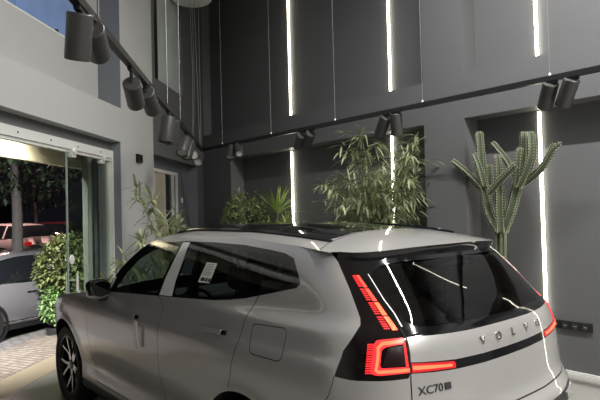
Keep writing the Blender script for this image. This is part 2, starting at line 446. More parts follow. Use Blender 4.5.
# rear end of the shell is joined from the two halves
body = put('body', both('rest'), PAINT, car)
for i in range(len(gapl)):
    put('shut_line', half['gap%d' % i], GAPM, body); put('shut_line', mirrored(half['gap%d' % i]), GAPM, body)
put('sill_cladding', both('sill'), SATIN, car)
put('bumper_insert', both('insert'), SATIN, car)
flap = put('charging_flap', half['flap'], PAINT, car)
put('flap_seam', half['flapgap'], GAPM, flap)
put('flank_panel', mirrored(half['flap']), PAINT, body)
put('flank_panel', mirrored(half['flapgap']), PAINT, body)
door_handles = {}
for sgn in (1, -1):
    h = (lambda k: half[k]) if sgn > 0 else (lambda k: mirrored(half[k]))
    put('window_frame', h('frame'), GLOSS, car)
    put('pillar_cover', h('film'), FILM, car)['label'] = 'pale protective film over the door pillar'
    df = put('front_door', h('d_front'), PAINT, car); dr = put('rear_door', h('d_rear'), PAINT, car)
    put('door_window', h('w_front'), GLASS, df)
    wr = put('door_window', h('w_rear'), DARKGLASS if sgn < 0 else GLASS, dr)
    put('quarter_window', h('w_quart'), QGLASS, car)
    put('tail_lamp_housing', h('dpillar'), LAMPBLK, car)['label'] = 'black tail lamp housing up the rear pillar'
    # handles: a flush bar with a gloss black end
    for d, x0, zz in ((df, 1.385, 1.018), (dr, .27, 1.072)):
        hp = [(x0 - .075, zz - .017), (x0 + .15, zz - .026), (x0 + .15, zz + .006), (x0 - .075, zz + .015)]
        hd = patch('door_handle', xz(rounded(hp, .012)), S, .022, .022, PAINT, d, sgn < 0)
        patch('handle_end', xz(rounded([(x0 - .108, zz - .010), (x0 - .078, zz - .014), (x0 - .078, zz + .014), (x0 - .106, zz + .014)], .01)), S, .018, .018, GLOSS, hd, sgn < 0)
    # lamps
    lamp = [o for o in car.children if o.name.startswith('tail_lamp_housing')][-1]
    mm = sgn < 0
    def upq(s, t):        # along / across the slanted upper lamp
        a = np.array([-.582, .640, 1.420]); b = np.array([-.825, .645, 1.190])
        c = np.array([-.560, .668, 1.418]); d = np.array([-.782, .700, 1.192])
        q = (a + (b - a) * s) * (1 - t) + (c + (d - c) * s) * t
        return (p_near(*q), q[2])
    for k in range(4):
        s0, s1 = k / 4 + .012, (k + 1) / 4 - .012
        patch('light_strip', dense([upq(s0, .10), upq(s1, .10), upq(s1, .46), upq(s0, .46)], .03), S, .0015, .004, ORANGE if k > 1 else REDMID, lamp, mm)
        for j in range(6):
            r0 = s0 + (s1 - s0) * j / 6; r1 = r0 + (s1 - s0) / 6 * .5
            patch('light_tooth', [upq(r0, .56), upq(r1, .56), upq(r1, .95), upq(r0, .95)], S, .0015, .004, RED, lamp, mm)
    cO = [(-.770, .741, 1.158), (-.845, .648, 1.163), (-.850, .650, 1.140), (-.800, .716, 1.132), (-.790, .735, 1.120), (-.812, .770, 1.062), (-.822, .772, 1.050), (-.888, .672, 1.047), (-.891, .664, 1.024), (-.825, .785, 1.022), (-.806, .806, 1.026), (-.797, .812, 1.040), (-.764, .752, 1.140)]
    patch('light_bracket', rounded(xyz(cO), .008, 4), S, .004, .006, RED, lamp, mm)
    cl = [(-.842, .652, 1.151), (-.790, .728, 1.144), (-.781, .745, 1.128), (-.808, .790, 1.044), (-.818, .788, 1.036), (-.889, .668, 1.036)]
    for q_ in strip(dense(xyz(cl), .02, False), .013): patch('light_core', q_, S, .006, .004, ORANGE, lamp, mm)
    patch('light_edge', xyz([(-.846, .646, 1.150), (-.842, .655, 1.150), (-.884, .680, 1.040), (-.888, .670, 1.040)]), S, .006, .008, RED, lamp, mm)
    for j in range(13):
        z0 = 1.03 + .118 * j / 13; z1 = z0 + .0048
        q = lambda z, off: (p_near(*(np.array([-.757, .764, 1.148]) + (np.array([-.792, .825, 1.03]) - np.array([-.757, .764, 1.148])) * ((1.148 - z) / .118) + np.array([off * .62, off * .78, 0]))), z)
        patch('light_tooth', [q(z0, -.020), q(z0, .010), q(z1, .010), q(z1, -.020)], S, .005, .007, RED, lamp, mm)
    patch('lens_panel', xyz([(-.803, .712, 1.128), (-.848, .655, 1.134), (-.880, .682, 1.052), (-.822, .765, 1.056)]), S, .003, .004, mat('lens_dark', (.012, .003, .003), .35, spec=.2), lamp, mm)
# tailgate with its glass, trim, light bar
tg = put('tailgate', both('tailgate'), PAINT, car)
put('rear_window', both('rglass'), DARKGLASS, tg)
put('glass_surround', both('trim'), GLOSS, tg)
bar = put('light_bar', both('bar'), GLOSS, tg)
for sgn in (1, -1):
    rp = dense(xyz([(-.893, .655, 1.022), (-.888, .652, 1.060)]) + yz([(.55, 1.050), (.425, 1.038), (.415, 1.025), (.42, 1.008), (.55, 1.016)]), .03)
    patch('light_strip', rp, S, .003, .004, REDDIM, bar, sgn < 0)
    patch('light_core', dense(xyz([(-.893, .65, 1.033), (-.890, .65, 1.049)]) + yz([(.55, 1.040), (.44, 1.028), (.44, 1.018), (.55, 1.026)]), .03), S, .005, .004, ORANGE, bar, sgn < 0)
    chrome = dense(xyz([(-.60, .603, 1.420), (-.70, .613, 1.31), (-.81, .624, 1.205), (-.812, .619, 1.204), (-.70, .608, 1.312), (-.60, .598, 1.421)]), .05)
    patch('glass_edge', chrome, S, .002, .003, mat('edge_trim', (.7, .7, .7), .38, .8), tg, sgn < 0)
for k in range(5):
    for sgn in (1, -1):
        z0 = .46 + .052 * k
        patch('bumper_rib', yz([(.52, z0), (.67, z0 + .018), (.67, z0 + .045), (.52, z0 + .030)]), S, .012, .014, PAINT, body, sgn < 0)
# lettering on the tailgate: text turned to mesh and laid on the curved panel
def lettering(txt, size, y0, z0, m_, parent, name, spacing=1.0, thick=.004, slope=0., each=True, bold=0., width=1.):
    objs = []
    x = y0
    for ch in (txt if each else [txt]):
        cu = bpy.data.curves.new('t', 'FONT'); cu.body = ch; cu.size = size; cu.extrude = thick / 2; cu.offset = bold; cu.resolution_u = 3
        ob = bpy.data.objects.new('t', cu); C.objects.link(ob)
        bpy.context.view_layer.update()
        me = bpy.data.meshes.new_from_object(ob.evaluated_get(bpy.context.evaluated_depsgraph_get()))
        bpy.data.objects.remove(ob)
        co = np.array([v.co[:] for v in me.vertices]); 
        if len(co) == 0: continue
        mx = (co[:, 0].min() + co[:, 0].max()) / 2 if each else co[:, 0].min()
        for v in me.vertices:
            lx, lz, d = (v.co.x - mx) * width, v.co.y, v.co.z
            y = x - lx; z = z0 + lz + slope * (x - y0 - lx)
            p = float(p_of_y(abs(y), z)); q = S(p, z); e = 1e-3
            n = np.cross(S(p + e, z) - S(p - e, z), S(p, z + e) - S(p, z - e)); n /= np.linalg.norm(n)
            if n[0] > 0: n = -n
            if y < 0: q = q * FLIP; n = n * FLIP
            v.co = q + n * (d + thick * .4)
        me.materials.clear(); me.materials.append(m_)
        o = bpy.data.objects.new(name, me); C.objects.link(o); o.parent = parent; objs.append(o)
        x -= spacing
    return objs
STEEL = mat('badge_metal', (.50, .49, .47), .25, 1)
lettering('VOLVO', .052, .20, 1.077, STEEL, tg, 'emblem_letter', spacing=.137, thick=.008, bold=.0008, width=1.15)
bd = lettering('XC70', .050, .640, .925, mat('dark_badge', (.07, .07, .07), .4, .6), tg, 'model_badge', each=False, thick=.004, width=1.1)[0]
patch('badge_plate', yz([(.497, .927), (.462, .926), (.462, .955), (.497, .956)]), S, .005, .005, INK, bd)
lettering('T8', .035, -.60, .925, CHROME, tg, 'drive_badge', each=False, thick=.005)

# roof, spoiler
FRONT = [(1.45 + .10 * (1 - t * t), t * float(Wd_(1.45, zt(1.45)))) for t in np.linspace(-1, 1, 25)]
SIDEL = [(x, float(Wd_(x, zt(x)))) for x in np.linspace(1.45, -.46, 60)][1:]
tr_ = [(-.46, .655), (-.53, .618), (-.58, .555), (-.615, .47), (-.638, .35), (-.652, .2), (-.657, 0)]
TRAIL = dense(tr_ + [(x, -y) for x, y in tr_[-2::-1]], .03, False, True)
SIDEL[-1] = tr_[0]
ROUT = FRONT + SIDEL[:-1] + TRAIL + [(x, -y) for x, y in SIDEL[:-1][::-1]]
seam_ = [(-.37, .72), (-.325, .62), (-.30, .56), (-.275, .45), (-.245, .30), (-.225, .15), (-.220, 0)]
RSEAM = dense(seam_ + [(x, -y) for x, y in seam_[-2::-1]], .04, False, True)
PG = [(1.47, -.50), (1.52, -.3), (1.535, 0), (1.52, .3), (1.47, .50), (1.2, .525), (.6, .535), (0, .53), (-.25, .505)] + [(x + .018, y) for x, y in RSEAM if abs(y) < .5] + [(-.25, -.505), (0, -.53), (.6, -.535), (1.2, -.525)]
PG = dense(PG, .06)
roofr = cut_surface(Rf, ROUT, [('gap', strip(RSEAM, .007)), ('pano', [PG]), ('top', [RSEAM + [(-.9, -.8), (-.9, .8)]])], .06, .06)
put('roof_panel', roofr['rest'], PAINT, car); put('panoramic_roof', roofr['pano'], PANO, car)
sp = put('roof_spoiler', roofr['top'], PAINT, tg); put('roof_seam', roofr['gap'], GAPM, sp)
# underside and lip of the spoiler
Lp = []
for x, y in TRAIL:
    top = Rf(x, y); mid = top + np.array([.002, 0, -.008]); lip = top + np.array([.028, 0, -.060])
    zz = 1.445; yy = abs(y) * .93; pp = p_of_y(min(yy, .60), zz); q = S(pp, zz); q = q * (FLIP if y < 0 else 1); q = q + np.array([.006, 0, 0])
    Lp.append([top, mid, lip, q])
nn = len(Lp); V = [q for r in Lp for q in r]
mesh_obj('spoiler_lip', V, [(i * 4, (i + 1) * 4, (i + 1) * 4 + 1, i * 4 + 1) for i in range(nn - 1)], GLOSS, sp, smooth=True)
mesh_obj('spoiler_underside', V, [(i * 4 + k, (i + 1) * 4 + k, (i + 1) * 4 + k + 1, i * 4 + k + 1) for i in range(nn - 1) for k in (1, 2)], GLOSS, sp, smooth=True)
for sgn in (1, -1):
    bm = BM(); pts = []
    for x in np.linspace(1.40, -.30, 30):
        y = sgn * (.565 - .02 * abs(x - .5)); q = Rf(x, y); f_ = min(1, (1.40 - x) / .12, (x + .30) / .12)
        pts.append(q + np.array([0, 0, .002 + .008 * max(0, f_)]))
    tube(bm, pts, .011, 8); obj('roof_rail', bm, GLOSS, car)
# windscreen and bonnet
def wgrid(rows, bows, crowns, n=17):
    V, F = [], []
    for (e, bow, cr) in zip(rows, bows, crowns):
        for t in np.linspace(-1, 1, n):
            V.append((e[0] + bow * (1 - t * t), e[1] * t, e[2] + cr * (1 - abs(t) ** 2.6)))
    for i in range(len(rows) - 1):
        for j in range(n - 1): F.append((i * n + j, i * n + j + 1, (i + 1) * n + j + 1, (i + 1) * n + j))
    return V, F
ar = [S(*q) for q in dense(xz(APIL), .05, False)]
k_ = np.linspace(0, 1, len(ar))
V, F = wgrid(ar, .24 - .14 * k_, .045 + k_ * float(zc(1.45) - zt(1.45) - .045))
mesh_obj('windscreen', V, F, GLASS, car, smooth=True)
hr = [S(*q) for q in hood_edge]
fade = [max(0, 1 - (2.1 - h[0]) / -.9) for h in hr]
V, F = wgrid(hr, [.24 * max(0, 1 - (h[0] - 2.1) / .8) for h in hr], [.045 + .015 * min(1, (h[0] - 2.1)) if h[1] > .5 else .06 * h[1] for h in hr])
mesh_obj('bonnet', V, F, PAINT, car, smooth=True)
# mirrors
for sgn in (1, -1):
    bm = BM()
    bmesh.ops.create_uvsphere(bm, u_segments=28, v_segments=18, radius=1)
    for v in bm.verts:
        x, y, z = v.co
        s = lambda a, n: math.copysign(abs(a) ** n, a)
        v.co = Vector((1.95 + (.115 if x > 0 else .05) * s(x, .75), sgn * (.965 + .09 * s(y, .7)), 1.165 + .075 * s(z, .7)))
    mir = obj('door_mirror', bm, GLOSS, car)
    bm = BM(); box(bm, (1.93, min(sgn * .88, sgn * .97), 1.065), (2.0, max(sgn * .88, sgn * .97), 1.105), bevel=.012); obj('mirror_foot', bm, SATIN, mir)
    bm = BM()
    bmesh.ops.create_uvsphere(bm, u_segments=28, v_segments=18, radius=1)
    for v in bm.verts:
        x, y, z = v.co; s = lambda a, n: math.copysign(abs(a) ** n, a)
        v.co = Vector((1.953 + (.118 if x > 0 else .056) * s(x, .75), sgn * (.965 + .094 * s(y, .7)), 1.162 + .077 * s(z, .7)))
    bmesh.ops.bisect_plane(bm, geom=bm.verts[:] + bm.edges[:] + bm.faces[:], plane_co=(0, 0, 1.118), plane_no=(0, 0, 1), clear_outer=True)
    obj('mirror_cap', bm, PAINT, mir)['label'] = 'grey lower shell of the mirror'
    bm = BM(); lathe(bm, [(0, 0), (.08, 0), (.086, .004), (.086, .008)], 32, Matrix.Translation((1.893, sgn * .965, 1.170)) @ Matrix.Diagonal((1, .9, .72, 1)) @ Matrix.Rotation(PI / 2, 4, 'Y'))
    obj('mirror_glass', bm, mat('mirror', (.16, .17, .17), .03, 1), mir)
    patch('mirror_sail', xz([(2.06, 1.118), (1.955, 1.135), (1.895, 1.25), (1.93, 1.235)]), S, .006, .008, FILM, mir, sgn < 0)
# wheels
def wheel(x, sgn):
    w = bpy.data.objects.new('wheel', None); C.objects.link(w); w.parent = car; w.location = (x, sgn * .80, .365); w.empty_display_size = .1
    R = Matrix.Rotation(-sgn * PI / 2, 4, 'X')      # local +z of the lathe -> outwards
    bm = BM(); lathe(bm, [(.262, -.10), (.30, -.118), (.345, -.112), (.362, -.085), (.365, -.03), (.365, .03), (.362, .085), (.345, .112), (.30, .118), (.268, .105), (.262, .09)], 64, R, caps=False); obj('tyre', bm, RUBBER, w)
    bm = BM(); lathe(bm, [(.262, -.10), (.24, -.08), (.235, .0), (.238, .07), (.262, .095), (.268, .105), (.255, .10), (.24, .06)], 64, R, caps=False)
    lathe(bm, [(0, -.02), (.23, -.03), (.23, -.035), (0, -.03)], 48, R); rim = obj('rim', bm, SATIN, w)
    for k in range(5):
        bm = BM(); A = Matrix.Rotation(2 * PI * k / 5 + .3, 4, 'Z')
        for s in (-1, 1):
            M = R @ A
            prof = [(.045, s * .012, .030, .072), (.12, s * .018, .028, .070), (.17, s * .045, .024, .080), (.262, s * .098, .026, .094)]
            for (r0, t0, w0, h0), (r1, t1, w1, h1) in zip(prof, prof[1:]):
                vs = []
                for (r, t, w_, h) in ((r0, t0, w0, h0), (r1, t1, w1, h1)):
                    vs.append([bm.verts.new(M @ Vector((r, t + a * w_ / 2, h + b))) for a, b in ((-1, 0), (1, 0), (1.2, -.035), (-1.2, -.035))])
                for i in range(4): bm.faces.new((vs[0][i], vs[0][(i + 1) % 4], vs[1][(i + 1) % 4], vs[1][i]))
                bm.faces.new(vs[0]); bm.faces.new(vs[1])
        obj('wheel_spoke', bm, ALLOY if True else SATIN, rim)
    bm = BM(); lathe(bm, [(0, .078), (.035, .078), (.042, .072), (.05, .06), (.05, .03)], 32, R); obj('hub_cap', bm, SATIN, rim)
    bm = BM(); lathe(bm, [(0, -.01), (.17, -.01), (.17, .0), (0, .0)], 40, R); obj('brake_disc', bm, ALLOY, rim)
    return w
for x in (0, FWX):
    for sgn in (1, -1):
        wheel(x, sgn)
        bm = BM(); n = 26
        prev = None
        for i in range(n + 1):
            a = math.radians(-25 + 230 * i / n); q = [(x + .428 * math.cos(a), .37 + .428 * math.sin(a))]
            xx, zz = q[0]; yo = float(S(p_of_x(xx, zz), zz)[1]) - .004
            cur = [bm.verts.new((xx, sgn * yo, zz)), bm.verts.new((xx, sgn * .60, zz))]
            if prev: bm.faces.new((prev[0], prev[1], cur[1], cur[0]))
            prev = cur
        obj('wheel_arch_liner', bm, RUBBER, car)
# floor pan and cabin
bm = BM(); box(bm, (-.85, -.62, .22), (3.6, .62, .34)); box(bm, (.46, -.84, .21), (2.42, .84, .33)); obj('floor_pan', bm, SATIN, car)
bm = BM(); box(bm, (-.80, -.66, .60), (-.18, .66, .64)); box(bm, (.5, -.78, .335), (2.2, .78, .36)); obj('cabin_floor', bm, TRIMIN, car)
bm = BM(); box(bm, (1.72, -.76, .75), (2.25, .76, 1.06), bevel=.06, seg=4); obj('dashboard', bm, TRIMIN, car)
bm = BM(); tube(bm, [Vector((1.52, .38, .95)) + Vector((.09 * math.sin(a) * -.35 * 1.9, .185 * math.cos(a), .185 * math.sin(a))) for a in np.linspace(0, 2 * PI, 33)], .014, 8, cap=False)
tube(bm, [(1.52, .38, .95), (1.8, .38, .87)], .03, 8); tube(bm, [(1.52, .2, .95), (1.52, .56, .95)], .018, 8); obj('steering_wheel', bm, TRIMIN, car)
def seat(x, y, w, name):
    s = bpy.data.objects.new(name, None); C.objects.link(s); s.parent = car; s.location = (x, y, .36); s.empty_display_size = .1
    bm = BM(); box(bm, (-.08, -w / 2, .12), (.45, w / 2, .30), bevel=.06, seg=4); obj('seat_cushion', bm, LEATHER, s)
    M = Matrix.Translation((-.08, 0, .22)) @ Matrix.Rotation(math.radians(-16), 4, 'Y')
    bm = BM(); box(bm, (-.08, -w / 2, 0), (.06, w / 2, .60), M, bevel=.055, seg=4); obj('seat_back', bm, LEATHER, s)
    for yy in ([0] if w < .8 else [-w * .34, 0, w * .34]):
        bm = BM(); box(bm, (-.06, yy - .13, .66), (.05, yy + .13, .84), M, bevel=.045, seg=4); tube(bm, [M @ Vector((0, yy - .05, .55)), M @ Vector((0, yy - .05, .7))], .008); tube(bm, [M @ Vector((0, yy + .05, .55)), M @ Vector((0, yy + .05, .7))], .008); obj('headrest', bm, FILM if (w > .8 and yy > 0) else LEATHER, s)
seat(1.05, .38, .52, 'front_seat'); seat(1.05, -.38, .52, 'front_seat'); seat(.12, 0, 1.32, 'rear_bench')
bm = BM(); box(bm, (-.06, -.64, .95), (-.03, .64, 1.02)); box(bm, (-.68, -.62, .98), (-.06, .62, 1.0)); obj('luggage_cover', bm, TRIMIN, car)
bm = BM()
for y in (.69, -.69):
    tube(bm, [(.93, y * 1.03, 1.0), (.93, y, 1.25), (.90, y * .93, 1.50)], .045, 8, flat=.5)
    tube(bm, [(.15, y * 1.02, 1.1), (.22, y, 1.25), (.27, y * .93, 1.48)], .04, 8, flat=.5)
obj('inner_pillar', bm, TRIMIN, car)
mesh_obj('headlining', [tuple(Rf(x, t * .60) - np.array([0, 0, .05])) for x in np.linspace(1.4, -.5, 12) for t in np.linspace(-1, 1, 9)], [(i * 9 + j, i * 9 + j + 1, (i + 1) * 9 + j + 1, (i + 1) * 9 + j) for i in range(11) for j in range(8)], mat('headlining', (.35, .35, .33), .8), car, smooth=True)
# tags left on the new car
sz = lambda z: 1.428 - (1.432 - z) * .70
sx_ = lambda x: .53 + (x - .55) * .92
stk = patch('window_sticker', xz([(sx_(.63), sz(1.262)), (sx_(.49), sz(1.266)), (sx_(.47), sz(1.432)), (sx_(.60), sz(1.432))]), S, .003, .003, PAPER, car)
stk['label'] = 'white paper price sheet on the rear side window'
for j, (za, zb, xa, xb) in enumerate([(1.415, 1.421, .585, .49), (1.400, 1.404, .59, .49), (1.388, 1.392, .59, .50), (1.376, 1.380, .59, .49), (1.364, 1.368, .595, .52), (1.350, 1.354, .60, .49), (1.338, 1.342, .60, .50), (1.326, 1.330, .60, .50)]):
    patch('text_line', xz([(sx_(xa), sz(za)), (sx_(xb), sz(za)), (sx_(xb), sz(zb)), (sx_(xa), sz(zb))]), S, .0045, .002, mat('print_grey', (.45, .45, .45), .6), stk)
for xa, xb in ((.605, .555), (.545, .52), (.51, .485)):
    patch('dark_panel', xz([(sx_(xa), sz(1.275)), (sx_(xb), sz(1.277)), (sx_(xb - .003), sz(1.305)), (sx_(xa - .003), sz(1.304))]), S, .0045, .002, INK, stk)
bm = BM(); q0 = S(p_of_x(1.245, 1.005), 1.005); q1 = S(p_of_x(1.24, .82), .82)
M = frame_to(Vector(q1 - q0), up=(1, 0, 0))
prev = None
for i in range(9):
    t = i / 8; q = q0 + (q1 - q0) * t; z_ = q[2]; q = S(p_of_x(q[0], z_), z_) + np.array([0, .03 - .012 * t, 0])
    cur = [bm.verts.new(q + np.array([dx, dy, 0])) for dx, dy in ((-.026, 0), (.026, 0), (.026, .003), (-.026, .003))]
    if prev:
        for k in range(4): bm.faces.new((prev[k], prev[(k + 1) % 4], cur[(k + 1) % 4], cur[k]))
    else: bm.faces.new(cur[::-1])
    prev = cur
bm.faces.new(prev)
obj('hanging_tag', bm, PAPER, car)['label'] = 'cream paper tag hung from the front door handle'
# ------------------------------------------------------------------ the room (walls stand in true plan; the two walls in view meet at a sharp corner)
Z3 = np.array([0, 0, 1.])
BW = np.array([math.cos(CARYAW), math.sin(CARYAW), 0]); BN = np.array([math.sin(CARYAW), -math.cos(CARYAW), 0])
KB, KF = 5.76, 5.48                                  # back of the niches, face of the back wall
LA = math.atan(50 / FL); LD = np.array([math.sin(LA), math.cos(LA), 0]); LN = np.array([-math.cos(LA), math.sin(LA), 0])
PC = at(208, 170, BN, KF); PC[2] = 0                 # the corner
KL = float(LN @ PC)
HT = 6.5
def bw(s, k, z): return PC - BW * s + BN * k + Z3 * z          # k = depth behind the face
def lw(s, k, z): return PC - LD * s + LN * k + Z3 * z
def wall_mesh(bm, fn, s0, s1, z0, z1, rec, mats=None):
    """face with rectangular niches (sa, sb, za, zb, depth, open) cut into it"""
    S_ = sorted({s0, s1, *[r[i] for r in rec for i in (0, 1)]}); Z_ = sorted({z0, z1, *[r[i] for r in rec for i in (2, 3)]})
    quad = lambda *p: bm.faces.new([bm.verts.new(tuple(q)) for q in p])
    for a, b in zip(S_, S_[1:]):
        for c, d in zip(Z_, Z_[1:]):
            m_ = ((a + b) / 2, (c + d) / 2)
            if any(r[0] < m_[0] < r[1] and r[2] < m_[1] < r[3] for r in rec): continue
            quad(fn(a, 0, c), fn(b, 0, c), fn(b, 0, d), fn(a, 0, d))
    for a, b, c, d, k, op in rec:
        if not op: quad(fn(a, k, c), fn(b, k, c), fn(b, k, d), fn(a, k, d))
        quad(fn(a, 0, c), fn(a, k, c), fn(a, k, d), fn(a, 0, d)); quad(fn(b, 0, c), fn(b, k, c), fn(b, k, d), fn(b, 0, d))
        quad(fn(a, 0, d), fn(b, 0, d), fn(b, k, d), fn(a, k, d))
        if c > z0 + .01: quad(fn(a, 0, c), fn(b, 0, c), fn(b, k, c), fn(a, k, c))
    bmesh.ops.remove_doubles(bm, verts=bm.verts, dist=1e-4)
CHARC = mat('charcoal_paint', (.118, .119, .124), .55, noise=(1.5, .04), bump=(300, .03))
LIGHTP = mat('light_grey_paint', (.44, .438, .432), .6, noise=(1.5, .03), bump=(300, .03))
BLUEG = mat('blue_grey_paint', (.14, .15, .17), .5, noise=(2, .04))
WHITE = mat('white_paint', (.75, .75, .73), .4)
BLACK = mat('black_metal', (.018, .018, .019), .38, .3)
ALU = mat('white_aluminium', (.72, .72, .68), .35, .1)
LED = mat('led', (1, 1, 1), .4, emit=(1, .94, .74), estr=11)
def floor_mat():
    M_ = mat('polished_concrete', (.31, .30, .275), .22, noise=(1.2, .10)); nt = M_.node_tree; b = nt.nodes['Principled BSDF']
    n = nt.nodes.new('ShaderNodeTexNoise'); n.inputs['Scale'].default_value = 6; n.inputs['Detail'].default_value = 6
    r = nt.nodes.new('ShaderNodeMapRange'); r.inputs[3].default_value = .16; r.inputs[4].default_value = .34
    nt.links.new(n.outputs['Fac'], r.inputs[0]); nt.links.new(r.outputs[0], b.inputs['Roughness'])
    return M_
SB, SL = 14.0, 16.0                                   # lengths of the two long walls
E1 = bw(SB, 0, 0); E2 = E1 - BN * 9.0; E3 = lw(SL, 0, 0)
# floor and ceiling follow the plan, out to the outer faces
def slab(name, z0, z1, m_):
    P = [PC + BN * .35 + BW * .1, bw(SB, .35, 0) - BW * .3, E2 - BW * .3 - BN * .4, E3 - LD * .3 + LN * .70, lw(0, .70, 0) + LD * .1]
    bm = BM(); prism(bm, [(p[0], p[1]) for p in P], z0, z1); return struct(name, bm, m_)
slab('floor', -.30, 0, floor_mat())
slab('ceiling', HT, HT + .2, WHITE)
bm = BM()
NI = KB - KF
wall_mesh(bm, bw, -.35, SB, 0, HT, [(.80, 5.11, .0, 2.755, NI, False), (5.67, 9.9, .0, 2.755, NI, False), (10.5, 13.6, 0, 2.755, NI, False), (-.30, 5.115, 3.265, 6.2, NI, False), (5.67, 9.9, 3.265, 6.2, NI, False), (10.5, 13.6, 3.265, 6.2, NI, False)])
struct('wall_back', bm, CHARC)
# left wall: light grey pier and near bay; the far bay stands a little deeper and darker
bm = BM()
wall_mesh(bm, lw, 2.95, SL, 0, HT, [(4.05, 9.2, 0, 2.625, .28, True), (4.02, 9.2, 3.03, 6.2, .28, True), (10.2, 15, 3.03, 6.2, .28, False)])
quad = lambda bm, *p: bm.faces.new([bm.verts.new(tuple(q)) for q in p])
quad(bm, lw(2.95, 0, 0), lw(2.95, .4, 0), lw(2.95, .4, HT), lw(2.95, 0, HT))
struct('wall_left', bm, LIGHTP)
bm = BM()
lw2 = lambda s, k, z: lw(s, k + .12, z)
wall_mesh(bm, lw2, -.2, 2.95, 0, HT, [(.35, 2.88, 0, 2.64, .16, True), (1.10, 2.50, 3.78, 6.0, .10, True)])
struct('wall_left_far', bm, CHARC)
# outer skins of the openings
bm = BM(); wall_mesh(bm, lambda s, k, z: lw(s, k + .28, z), 4.02, 9.2, 3.0, 6.25, [(4.32, 8.9, 3.66, 6.0, .10, True)]); struct('wall_left_upper', bm, LIGHTP)
bm = BM(); wall_mesh(bm, lambda s, k, z: lw(s, k + .28, z), .30, 2.93, 0, 2.66, [(1.04, 2.24, 0, 2.47, .12, True)]); struct('wall_left_door', bm, BLUEG)
bm = BM(); quad(bm, E1, E2, E2 + Z3 * HT, E1 + Z3 * HT); struct('wall_right', bm, CHARC)
bm = BM(); quad(bm, E2, E3, E3 + Z3 * HT, E2 + Z3 * HT); struct('wall_front', bm, CHARC)
# skirting at the foot of the niches
def bar_along(bm, fn, s0, s1, k0, k1, z0, z1):
    P = [fn(s0, k0, z0), fn(s1, k0, z0), fn(s1, k1, z0), fn(s0, k1, z0)]; Q = [p + Z3 * (z1 - z0) for p in P]
    a = [bm.verts.new(tuple(p)) for p in P]; b = [bm.verts.new(tuple(p)) for p in Q]
    bm.faces.new(a); bm.faces.new(b)
    for i in range(4): bm.faces.new((a[i], a[(i + 1) % 4], b[(i + 1) % 4], b[i]))
for nm, a, b in (('baseboard_back', 5.68, 9.89), ('baseboard_far', .81, 5.10)):
    bm = BM(); bar_along(bm, bw, a, b, NI - .02, NI, 0, .032); struct(nm, bm, WHITE)
# vertical led lines on the back of the niches
names = {2.205: 'left', 4.335: 'middle', 6.455: 'right', 8.58: 'out'}
for s, where in ((2.24, 'the shrub niche'), (4.38, 'the bamboo niche'), (6.42, 'the cactus niche'), (8.58, 'the end niche')):
    for z0, z1, lev in ((.02, 2.745, 'lower'), (3.275, 6.15, 'upper')):
        t = thing('led_strip', f"white vertical light line on the {'wall above' if lev == 'upper' else 'back of'} {where}", 'light', tuple(bw(s, NI, z0)), CARYAW, 'vertical light lines in the back wall niches')
        bm = BM(); box(bm, (-.015, -.0, 0), (.015, .010, z1 - z0)); obj('channel', bm, WHITE, t)
        bm = BM(); box(bm, (-.014, .010, .01), (.014, .028, z1 - z0 - .01)); obj('diffuser', bm, LED, t)
# socket rail
t = thing('socket_rail', 'black rail of power sockets low on the wall right of the car', 'power strip', tuple(bw(6.62, NI, .455)), CARYAW)
bm = BM(); box(bm, (-.26, 0, 0), (.26, .03, .085), bevel=.006); obj('rail_body', bm, BLACK, t)
for k in range(5):
    bm = BM(); lathe(bm, [(0, .0), (.026, .0), (.032, .004), (.034, .004), (.034, -.004)], 24, Matrix.Translation((-.20 + .1 * k, .032, .043)) @ Matrix.Rotation(-PI / 2, 4, 'X')); so = obj('socket', bm, mat('socket', (.03, .03, .032), .25), t)
    for sx in (-.009, .009):
        bm = BM(); lathe(bm, [(0, 0), (.0035, 0), (.0035, .003), (0, .003)], 10, Matrix.Translation((-.20 + .1 * k + sx, .033, .043)) @ Matrix.Rotation(-PI / 2, 4, 'X')); obj('socket_pin_hole', bm, ALU, so)
# small black box on the pier, white switch by the far door
q = lw(3.515, 0, 2.475); t = thing('wall_sensor', 'small square black box high on the light grey pier', 'sensor', tuple(q), LA + PI / 2 * 0)
Ml = Matrix.Rotation(-LA, 4, 'Z')
t.rotation_euler = (0, 0, -LA)
bm = BM(); box(bm, (0, -.085, -.055), (.035, .085, .055), bevel=.008); obj('sensor_case', bm, BLACK, t)
bm = BM(); lathe(bm, [(0, 0), (.022, 0), (.026, .006), (.0, .009)], 20, Matrix.Translation((.028, 0, .0)) @ Matrix.Rotation(PI / 2, 4, 'Y')); obj('sensor_lens', bm, GLOSS, t)
t = thing('light_switch', 'small white switch plate on the dark wall by the far door', 'switch', tuple(lw(.80, .28, 2.0)), -LA)
bm = BM(); box(bm, (0, -.045, -.045), (.01, .045, .045), bevel=.004); obj('switch_plate', bm, WHITE, t)
bm = BM(); box(bm, (.01, -.014, -.024), (.016, .014, .024), bevel=.002); obj('switch_rocker', bm, ALU, t)
